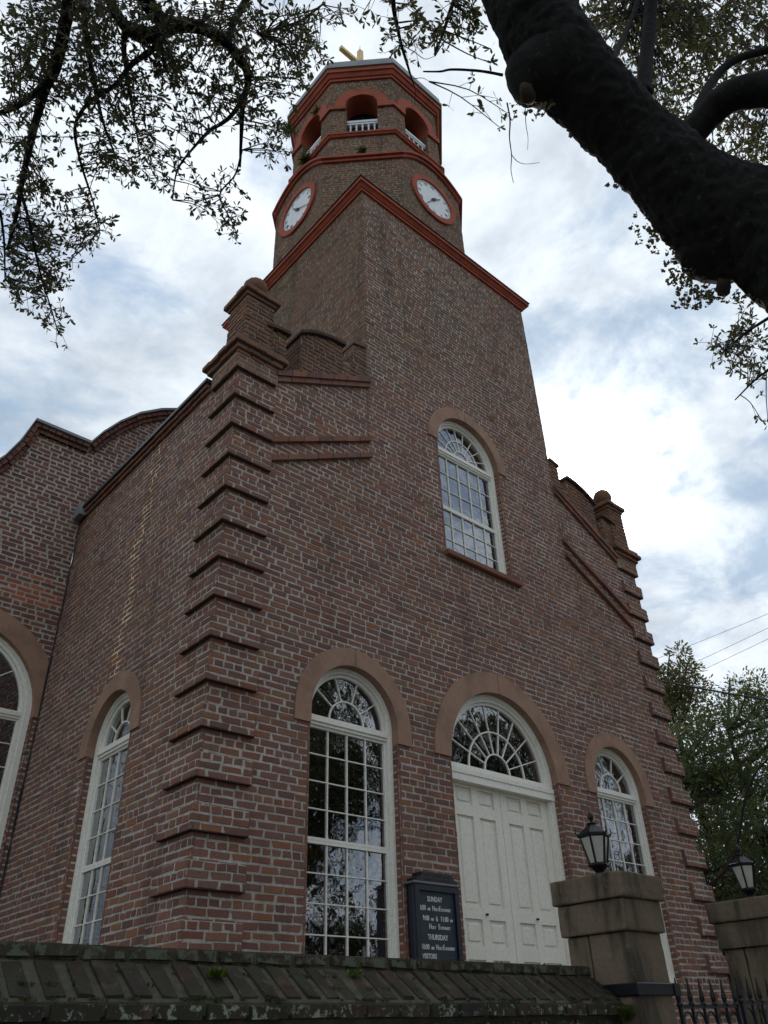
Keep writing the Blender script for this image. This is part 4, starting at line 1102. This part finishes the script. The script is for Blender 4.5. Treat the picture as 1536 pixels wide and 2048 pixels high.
limb_px = [(1760, 590, 128, 4.3), (1650, 525, 110, 4.4), (1536, 470, 97, 4.5), (1425, 420, 86, 4.5), (1340, 346, 72, 4.5), (1268, 276, 63, 4.55), (1198, 206, 64, 4.55), (1138, 142, 68, 4.6), (1088, 72, 70, 4.7), (1058, 0, 68, 4.8), (1020, -90, 66, 5.0), (960, -200, 60, 5.3), (860, -330, 54, 5.6), (720, -430, 46, 5.9), (560, -470, 38, 6.1), (380, -430, 30, 6.3), (220, -330, 24, 6.4)]
lp = [at(a, b, d) for a, b, r_, d in limb_px]; lr = [r_ * d / FPX for a, b, r_, d in limb_px]
trunk_top = Vector((1.35, -7.9, 2.9))
sp_ = smooth_path([Vector((1.6, -8.4, -.1)), Vector((1.55, -8.3, 1.2)), Vector((1.45, -8.05, 2.4)), (lp[0] + trunk_top) / 2, lp[0]], 8)
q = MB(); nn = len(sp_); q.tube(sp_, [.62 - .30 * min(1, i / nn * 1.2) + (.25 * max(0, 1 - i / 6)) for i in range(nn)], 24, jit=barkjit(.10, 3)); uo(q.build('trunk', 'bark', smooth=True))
sp_ = smooth_path(lp, 22); rr_ = []
for i in range(len(lp) - 1):
    for k in range(22): rr_.append(lr[i] + (lr[i + 1] - lr[i]) * k / 22)
rr_.append(lr[-1])
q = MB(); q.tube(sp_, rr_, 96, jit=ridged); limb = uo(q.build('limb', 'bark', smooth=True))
LIMB = sp_
def stub(p0, p1, r0, r1, wound=True):
    P = [at(*p0), at(*p1)]; d = P[1] - P[0]
    q = MB(); q.tube([P[0] + d * t_ for t_ in (0, .3, .6, .85, 1.0, 1.08)], [r0, r0 * .9, (r0 + r1) / 2, r1 * 1.05, r1, r1 * .55], 48, jit=ridged); uo(q.build('branch_stub', 'bark', smooth=True))
    if wound:
        q = MB(); e = P[0] + d * .93 + Vector((0, 0, -r1 * .86)); q.tube([e - Vector((.05, 0, 0)), e - Vector((.02, 0, .008)), e + Vector((.02, .02, -.006)), e + Vector((.06, .03, .01))], [.012, .034, .038, .015], 14, jit=barkjit(.35, 20)); uo(q.build('bare_wood_patch', 'wound', smooth=True))
stub((1118, 128, 4.6), (1046, 160, 4.45), .20, .125)
stub((1445, 480, 4.5), (1432, 535, 4.42), .24, .17)
branches = []
def branch(pts, r0, r1, twigs=True, n=6):
    P = smooth_path([at(*p) for p in pts], n); k = len(P)
    q = MB(); q.tube(P, [r0 + (r1 - r0) * i / (k - 1) for i in range(k)], 8 if r0 < .08 else 40, jit=barkjit(.12, 9) if r0 < .08 else ridged); uo(q.build('branch', 'bark', smooth=True))
    branches.append(P)
D = 6.2
branch([(250, -330, 6.4), (180, -150, 6.3), (145, -30, D), (130, 50, D), (112, 130, D), (92, 175, D), (75, 230, D), (60, 290, 6.1), (45, 360, 6.0), (35, 420, 6.0), (15, 500, 6.0)], .055, .010)
branch([(92, 165, D), (60, 195, 6.1), (30, 215, 6.0), (-30, 235, 5.9)], .026, .012)
branch([(420, -440, 6.3), (330, -200, 6.3), (290, -30, D), (312, 28, D), (345, 48, D), (400, 55, D), (450, 85, D), (488, 130, D), (496, 165, D), (486, 205, D), (483, 260, D), (480, 335, D)], .07, .008)
branch([(492, 185, D), (462, 232, 6.1), (420, 262, 6.1), (390, 292, 6.0), (355, 340, 6.0), (345, 400, 6.0)], .016, .004)
branch([(345, 48, D), (300, 72, 6.3), (262, 62, 6.3), (235, 30, 6.4), (205, -30, 6.5)], .055, .03)
branch([(250, 50, 6.3), (248, 100, 6.3), (256, 160, 6.2), (266, 225, 6.2), (276, 280, 6.2)], .022, .005)
branch([(336, 60, D), (308, 96, 6.1), (262, 130, 6.1), (230, 170, 6.0), (175, 208, 6.0), (150, 255, 6.0), (160, 320, 6.0), (185, 400, 6.0), (200, 460, 6.0)], .022, .004)
branch([(520, 70, D), (560, 55, 6.3), (600, 42, 6.4), (650, 5, 6.5)], .014, .006)
branch([(165, -20, 6.3), (172, 70, 6.3), (185, 150, 6.3), (205, 240, 6.2), (230, 310, 6.2)], .025, .006)
branch([(40, 380, 6.0), (55, 430, 5.9), (70, 500, 5.9), (84, 560, 5.9), (100, 610, 5.9), (118, 670, 5.9)], .012, .003)
branch([(0, 420, 6), (8, 480, 6), (10, 560, 6)], .01, .004)
branch([(455, 85, D), (470, 40, 6.4), (500, -20, 6.6), (520, -120, 6.6)], .02, .03)
branch([(484, 300, D), (470, 350, 6.2), (440, 390, 6.2), (462, 440, 6.2), (475, 470, 6.2)], .008, .003)
# top middle and right
branch([(860, -330, 5.6), (800, -120, 5.4), (786, -10, 5.3), (798, 70, 5.3), (815, 130, 5.3), (826, 165, 5.3)], .020, .004)
branch([(1020, -90, 5.0), (940, -60, 5.2), (905, 10, 5.2), (885, 70, 5.2), (868, 110, 5.2)], .018, .004)
branch([(1005, 150, 4.45), (960, 142, 4.4), (905, 139, 4.4), (880, 143, 4.4), (846, 143, 4.4)], .0075, .0035)
branch([(826, 165, 5.3), (831, 185, 5.3), (828, 205, 5.3)], .003, .0012)
branch([(805, 90, 5.3), (830, 105, 5.3), (850, 118, 5.3), (870, 112, 5.3)], .003, .0012)
branch([(826, 158, 5.3), (845, 156, 5.3), (858, 163, 5.3)], .0025, .001)
branch([(1014, 205, 4.45), (1020, 240, 4.45), (1019, 275, 4.45), (1023, 310, 4.45), (1022, 340, 4.45), (1027, 366, 4.45)], .004, .0015)
branch([(1022, 308, 4.45), (1034, 322, 4.45), (1050, 328, 4.45), (1080, 325, 4.45)], .0022, .001)
branch([(1050, 212, 4.45), (1052, 250, 4.45), (1056, 275, 4.45), (1055, 300, 4.45)], .0022, .001)
branch([(1000, 60, 4.7), (985, 10, 4.8), (960, -40, 4.9)], .012, .012)
branch([(1700, 180, 4.6), (1600, 170, 4.7), (1536, 178, 4.8), (1470, 190, 4.8), (1420, 225, 4.8), (1370, 290, 4.7)], .105, .065, n=14)
branch([(1288, 190, 4.6), (1292, 120, 4.9), (1300, 40, 5.2), (1305, -60, 5.5)], .042, .034)
branch([(1390, 260, 4.8), (1404, 200, 5.1), (1430, 155, 5.4), (1475, 118, 5.6), (1560, 95, 5.8)], .030, .022)
branch([(1215, 140, 4.6), (1240, 90, 5.4), (1270, 20, 6.0), (1290, -60, 6.4)], .018, .016)
branch([(1620, 560, 5.0), (1560, 620, 5.6), (1500, 660, 6.0), (1450, 700, 6.2)], .016, .005)
branch([(1640, 620, 5.2), (1560, 720, 5.8), (1510, 760, 6.2), (1470, 800, 6.3)], .013, .004)
# foliage: twig targets scattered in drifts, each grown from the nearest branch
BP = [(p, i) for i, P in enumerate(branches) for p in P] + [(p, -1) for p in LIMB[220::3]]
leafq = MB(); twigq = MB()
def drift(cx, cy, rx, ry, n, d0, d1, L=.046, dens=1.0):
    for _ in range(int(n * .72)):
        while True:
            a, b = rng.uniform(-1, 1), rng.uniform(-1, 1)
            if a * a + b * b < 1: break
        tgt = at(cx + a * rx, cy + b * ry, rng.uniform(d0, d1))
        best = min(BP, key=lambda e: (e[0] - tgt).length_squared + .15 * max(0, tgt.z - e[0].z))[0]
        dv = tgt - best; l = dv.length
        if l > .75: best = tgt - dv.normalized() * rng.uniform(.35, .75)
        mid = (best + tgt) / 2 + rv() * l * .08 + Vector((0, 0, .06 * l))
        path = [best, mid, tgt]; path = smooth_path(path, 3)
        twigq.tube(path, [.0045, .004, .0036, .0032, .0028, .0024, .0018][:len(path)], 4, cap=False)
        m_ = int(max(3, min(7, l / .08)) * dens)
        for k in range(m_):
            t_ = 1 - k / (m_ + .5) * .8; idx = t_ * (len(path) - 1); i0 = min(int(idx), len(path) - 2); p = path[i0].lerp(path[i0 + 1], idx - i0)
            d = (path[i0 + 1] - path[i0]).normalized()
            if k:
                side_ = (rv() + d * .5 + Vector((0, 0, -.2))).normalized(); ll = rng.uniform(.04, .13); e = p + side_ * ll
                twigq.tube([p, e], [.0022, .0014], 3, cap=False); p = e; d = side_
            for _l in range(rng.randint(3, 6)):
                ld = (d * .7 + rv() * .9).normalized(); leafshape(leafq, p + rv() * .006, ld, rv(), L * rng.uniform(.65, 1.2), rng.random())
for a in [(110, 90, 130, 110, 120), (270, 90, 130, 100, 110), (430, 110, 120, 100, 100), (180, 220, 150, 80, 90), (360, 200, 120, 80, 75), (530, 150, 80, 100, 60), (555, 265, 28, 55, 16), (625, 70, 50, 45, 22), (590, 120, 60, 70, 30),
          (45, 300, 60, 90, 42), (40, 130, 50, 120, 40), (250, 310, 110, 55, 52), (330, 350, 50, 25, 14), (90, 430, 90, 80, 62), (60, 530, 65, 70, 46), (115, 500, 55, 60, 28), (110, 610, 35, 55, 20), (20, 590, 25, 30, 6), (435, 385, 62, 35, 22), (460, 440, 28, 35, 12), (200, 470, 14, 40, 5),
          (180, 40, 200, 60, 70), (420, 20, 200, 40, 60), (690, 20, 50, 35, 8)]:
    drift(*a, 5.7, 6.7)
for a in [(890, 45, 75, 45, 34), (800, 50, 35, 60, 16), (940, 20, 60, 40, 18), (1010, 235, 16, 30, 3), (990, 110, 15, 20, 3)]: drift(*a, 5.0, 5.5)
for a in [(1230, 60, 70, 70, 46), (1330, 70, 120, 90, 90), (1470, 70, 110, 90, 90), (1350, 190, 70, 50, 36), (1420, 150, 90, 60, 40), (1470, 280, 70, 45, 34), (1520, 320, 40, 40, 16), (1190, 20, 50, 50, 16)]: drift(*a, 5.8, 8.0, .052)
for a in [(1490, 690, 60, 45, 34), (1500, 640, 50, 30, 12), (1515, 750, 30, 45, 12), (1440, 700, 25, 30, 5), (1530, 840, 12, 30, 3)]: drift(*a, 5.9, 6.6)
# the crown goes on overhead and behind the camera (seen in the window panes)
crown_far = MB()
def far_crown(c, rad, n, q, L=.14):
    for _ in range(n):
        d = rv(); p = Vector(c) + Vector((d.x * rad[0], d.y * rad[1], d.z * rad[2])) * (rng.random() ** .4)
        for k in range(4): leafshape(q, p + rv() * .15, rv(), rv(), L * rng.uniform(.6, 1.3), rng.random())
for c, r_, n in (((3.8, -10.5, 7.2), (2.6, 2.4, 1.6), 900), ((7.0, -9.5, 8.2), (2.8, 2.4, 2.0), 1000), ((6.0, -13.0, 8.0), (3, 3, 2.2), 900), ((1.0, -11.5, 8.5), (3, 2.5, 1.6), 700)): far_crown(c, r_, n, crown_far)
for P_ in (((1.45, -8.05, 2.4), (2.6, -9.2, 4.6), (4.0, -10.3, 6.6), (5.5, -11.0, 8.2)), ((1.5, -8.1, 2.2), (3.6, -8.3, 4.4), (6.0, -8.9, 6.8), (7.6, -9.4, 8.6)), ((1.5, -8.2, 2.4), (1.2, -9.8, 5.0), (1.0, -11.2, 7.8))):
    q = MB(); pp = smooth_path([Vector(p) for p in P_], 6); q.tube(pp, [.26 - .2 * i / len(pp) for i in range(len(pp))], 12, jit=barkjit(.1, 4)); uo(q.build('limb', 'bark', smooth=True))
uo(leafq.build('crown', 'oakleaf', rnd=True)); uo(twigq.build('twigs', 'twig'))
uo(crown_far.build('crown', 'oakleaf', rnd=True))
print('leaves', len(leafq.f), len(crown_far.f))
# dry curled resurrection ferns on the limb
fq = MB()
def curl(p, L):
    d = (Vector((0, 0, -1)) + rv() * .5).normalized(); s_ = d.cross(rv()).normalized(); b = d.cross(s_)
    pts = [p]; dd = d
    for k in range(6):
        pts.append(pts[-1] + dd * (L / 6)); dd = (Matrix.Rotation(radians(10 + 16 * k), 3, b) @ dd)
    r = rng.random(); w0 = s_ * 0
    for k in range(6):
        ww = b * (.006 + .006 * sin(k * 1.3 + r * 5)); fq.add([tuple(pts[k] - ww), tuple(pts[k] + ww), tuple(pts[k + 1] + ww * .9), tuple(pts[k + 1] - ww * .9)], [(0, 1, 2, 3)], 0, r)
edge = [(1385, 590, 40, 30, 60, 4.45), (1355, 545, 30, 35, 60, 4.45), (1310, 485, 40, 25, 34, 4.45), (1280, 450, 18, 18, 10, 4.45), (1440, 598, 40, 14, 26, 4.42), (1510, 600, 40, 14, 26, 4.4), (1060, 225, 45, 14, 22, 4.45), (1145, 262, 10, 20, 5, 4.45), (1222, 380, 10, 10, 3, 4.45), (1380, 608, 20, 14, 8, 4.45)]
for cx, cy, rx, ry, n, d in edge:
    for _ in range(n): curl(at(cx + rng.uniform(-1, 1) * rx, cy - 8 + rng.uniform(-1, 1) * ry, d + rng.uniform(-.12, .12)), rng.uniform(.035, .07))
tag(fq.build('resurrection_fern', 'fern', rnd=True), 'dry curled brown ferns fringing the underside of the oak limb', 'fern', kind='stuff')

# ================================================================== BACKGROUND TREES (right of the church)
def clump_tree(name, base, h, crown, leafmat, label, nclump, L, limbs=9, trunk_r=.25, group='trees behind the church'):
    r = empty(name, base, label, 'tree', group); u = under(r); B = Vector(base); q = MB()
    top = B + Vector((rng.uniform(-.4, .4), rng.uniform(-.4, .4), h))
    tr_ = smooth_path([B, B.lerp(top, .35) + rv() * .25, B.lerp(top, .7) + rv() * .3, top], 6)
    q.tube(tr_, [trunk_r * (1 - .92 * i / (len(tr_) - 1)) for i in range(len(tr_))], 10, jit=barkjit(.1, 3)); u(q.build('trunk', 'bark', smooth=True))
    lq = MB(); tips = []
    for (c, rad, n) in crown:
        cc = B + Vector(c)
        for _ in range(limbs):
            d = rv(); e = cc + Vector((d.x * rad[0], d.y * rad[1], d.z * rad[2])) * rng.uniform(.5, .95)
            s_ = min(tr_, key=lambda p: (p - e).length + .6 * abs(p.z - (e.z - .8)))
            q2 = MB(); pp = smooth_path([s_, (s_ + e) / 2 + Vector((0, 0, -.15)) + rv() * .15, e], 4); q2.tube(pp, [.05 - .042 * i / len(pp) for i in range(len(pp))], 5); u(q2.build('limb', 'twig'))
        for _ in range(n):
            d = rv(); k_ = rng.random() ** .33
            p = cc + Vector((d.x * rad[0], d.y * rad[1], d.z * rad[2])) * k_ * (.75 + .5 * noise.noise(Vector(d) * 2.5 + cc))
            if noise.noise(p * 1.1) < -.12: continue
            cd = (d + Vector((0, 0, .1))).normalized(); cs = rng.uniform(.10, .26); hue = rng.random()
            for _k in range(nclump):
                dd = rv(); leafshape(lq, p + Vector((dd.x, dd.y, dd.z * .6)) * cs, (dd + cd * .4).normalized(), rv(), L * rng.uniform(.6, 1.3), min(1, max(0, hue + rng.uniform(-.2, .2))))
    u(lq.build('crown', leafmat, rnd=True)); return r
def gpt(px, py, dist):
    p = at(px, py, dist); return p
c1 = gpt(1400, 1660, 17.0); b1 = (c1.x, c1.y, .5)
clump_tree('cedar_tree', b1, c1.z + .6, [((0, 0, c1.z - .5), (1.7, 1.7, 1.7), 700), ((.2, .3, c1.z - 2.0), (1.9, 1.9, 1.3), 560), ((.3, 0, c1.z + .8), (1.1, 1.1, 1.0), 320)], 'cedar', 'dense dark green cedar close behind the church corner quoins', 20, .085)
c2 = gpt(1510, 1560, 18.5); b2 = (c2.x, c2.y, .5)
clump_tree('cedar_tree', b2, c2.z + .5, [((0, 0, c2.z - .5), (2.0, 2.0, 2.0), 950), ((.3, -.2, c2.z + .9), (1.3, 1.3, 1.0), 380), ((0, 0, c2.z - 2.6), (2.0, 2.0, 1.4), 600)], 'cedar', 'broad dark green cedar standing beyond the far gate lantern', 20, .085)
c3 = gpt(1358, 1400, 21.0); b3 = (c3.x, c3.y, .5)
clump_tree('gum_tree', b3, c3.z - .8, [((0, 0, c3.z + .2), (.7, .7, 1.1), 260), ((0, 0, c3.z - .8), (1.0, 1.0, 1.0), 300), ((.1, 0, c3.z - 2.2), (1.4, 1.4, 1.3), 320), ((0, 0, c3.z - 4), (1.8, 1.8, 1.5), 320)], 'yellowleaf', 'thin-topped broadleaf tree rising above the dark cedars', 14, .11, 3)
c4 = gpt(1470, 1760, 20.0); b4 = (c4.x, c4.y, .5)
clump_tree('autumn_tree', b4, c4.z + 1.5, [((0, 0, c4.z - .5), (2.2, 2.2, 1.6), 560), ((0, 0, c4.z - 2), (2.4, 2.4, 1.2), 460)], 'yellowleaf', 'yellow-green tree glimpsed low behind the cedar boughs', 14, .10)
q = MB(); bb = smooth_path([at(1415, 1775, 15.0), at(1455, 1735, 14.8), at(1475, 1690, 14.6), at(1490, 1600, 14.4), at(1515, 1540, 14.2), at(1560, 1500, 14.0)], 6)
# bare limb of the broad cedar
q.tube(bb, [.032 - .022 * i / len(bb) for i in range(len(bb))], 8, jit=barkjit(.1, 6))
ob = q.build('bare_limb', 'twig'); ob.parent = [o for o in COL.objects if o.name.startswith('cedar_tree')][0]; ob.matrix_parent_inverse = Matrix.Translation(-Vector(b1))
# trees across the street (mirrored in the windows)
for i, (x, y, hh) in enumerate(((11.5, -14.5, 13.5), (20, -13.5, 13), (15, -21, 15.5), (27, -10.5, 14), (6, -22, 14))):
    clump_tree('street_oak', (x, y, -.02), hh, [((0, 0, hh - 2.2), (3.6, 3.6, 2.3), 620), ((1.0, .6, hh - 4.8), (3.7, 3.7, 2.2), 620), ((-.6, .3, hh - 7.2), (3.2, 3.2, 1.8), 420), ((.8, .2, 3.6), (3.6, 3.6, 2.2), 520)], 'oakleaf', ['spreading oak on the verge opposite the gate', 'oak farther along the verge past the gate', 'tall oak across the street opposite the door', 'oak standing past the street corner', 'oak across the street facing the notice board'][i], 16, .23, 5, .4, 'oaks along the street')
for i, (x, y, hh) in enumerate(((-11, 17, 13), (-15, 9, 12))):
    clump_tree('churchyard_oak', (x, y, .5), hh, [((0, 0, hh - 2.2), (3.6, 3.6, 2.4), 420), ((0, .6, hh - 5.5), (4.0, 4.0, 2.6), 480), ((.3, 0, 3.6), (3.6, 3.6, 2.4), 320)], 'oakleaf', ['oak standing in the churchyard beside the nave', 'oak at the churchyard edge facing the side window'][i], 16, .23, 5, .4, 'oaks in the churchyard')
# ================================================================== WIRES
def wire(pa, pb, r_, lbl, sag=.0, name='power_line', grp='power lines beside the church'):
    q = MB(); A, B_ = pa, pb; n = 14
    q.tube([A.lerp(B_, i / n) + Vector((0, 0, -4 * sag * (i / n) * (1 - i / n))) for i in range(n + 1)], r_, 5); tag(q.build(name, 'cable'), lbl, 'cable', grp)
wire(at(1120, 1390, 34), at(1760, 1132, 26), .007, 'uppermost of the three thin power lines above the treetops', .1)
wire(at(1130, 1440, 34), at(1760, 1146, 26), .007, 'middle of the three thin power lines above the treetops', .1)
wire(at(1130, 1462, 34), at(1760, 1168, 26), .007, 'lowest of the three thin power lines above the treetops', .1)
wire(at(1180, 1330, 17), at(1760, 1428, 15), .017, 'thick black service cable passing through the treetop', .1, 'service_cable', None)
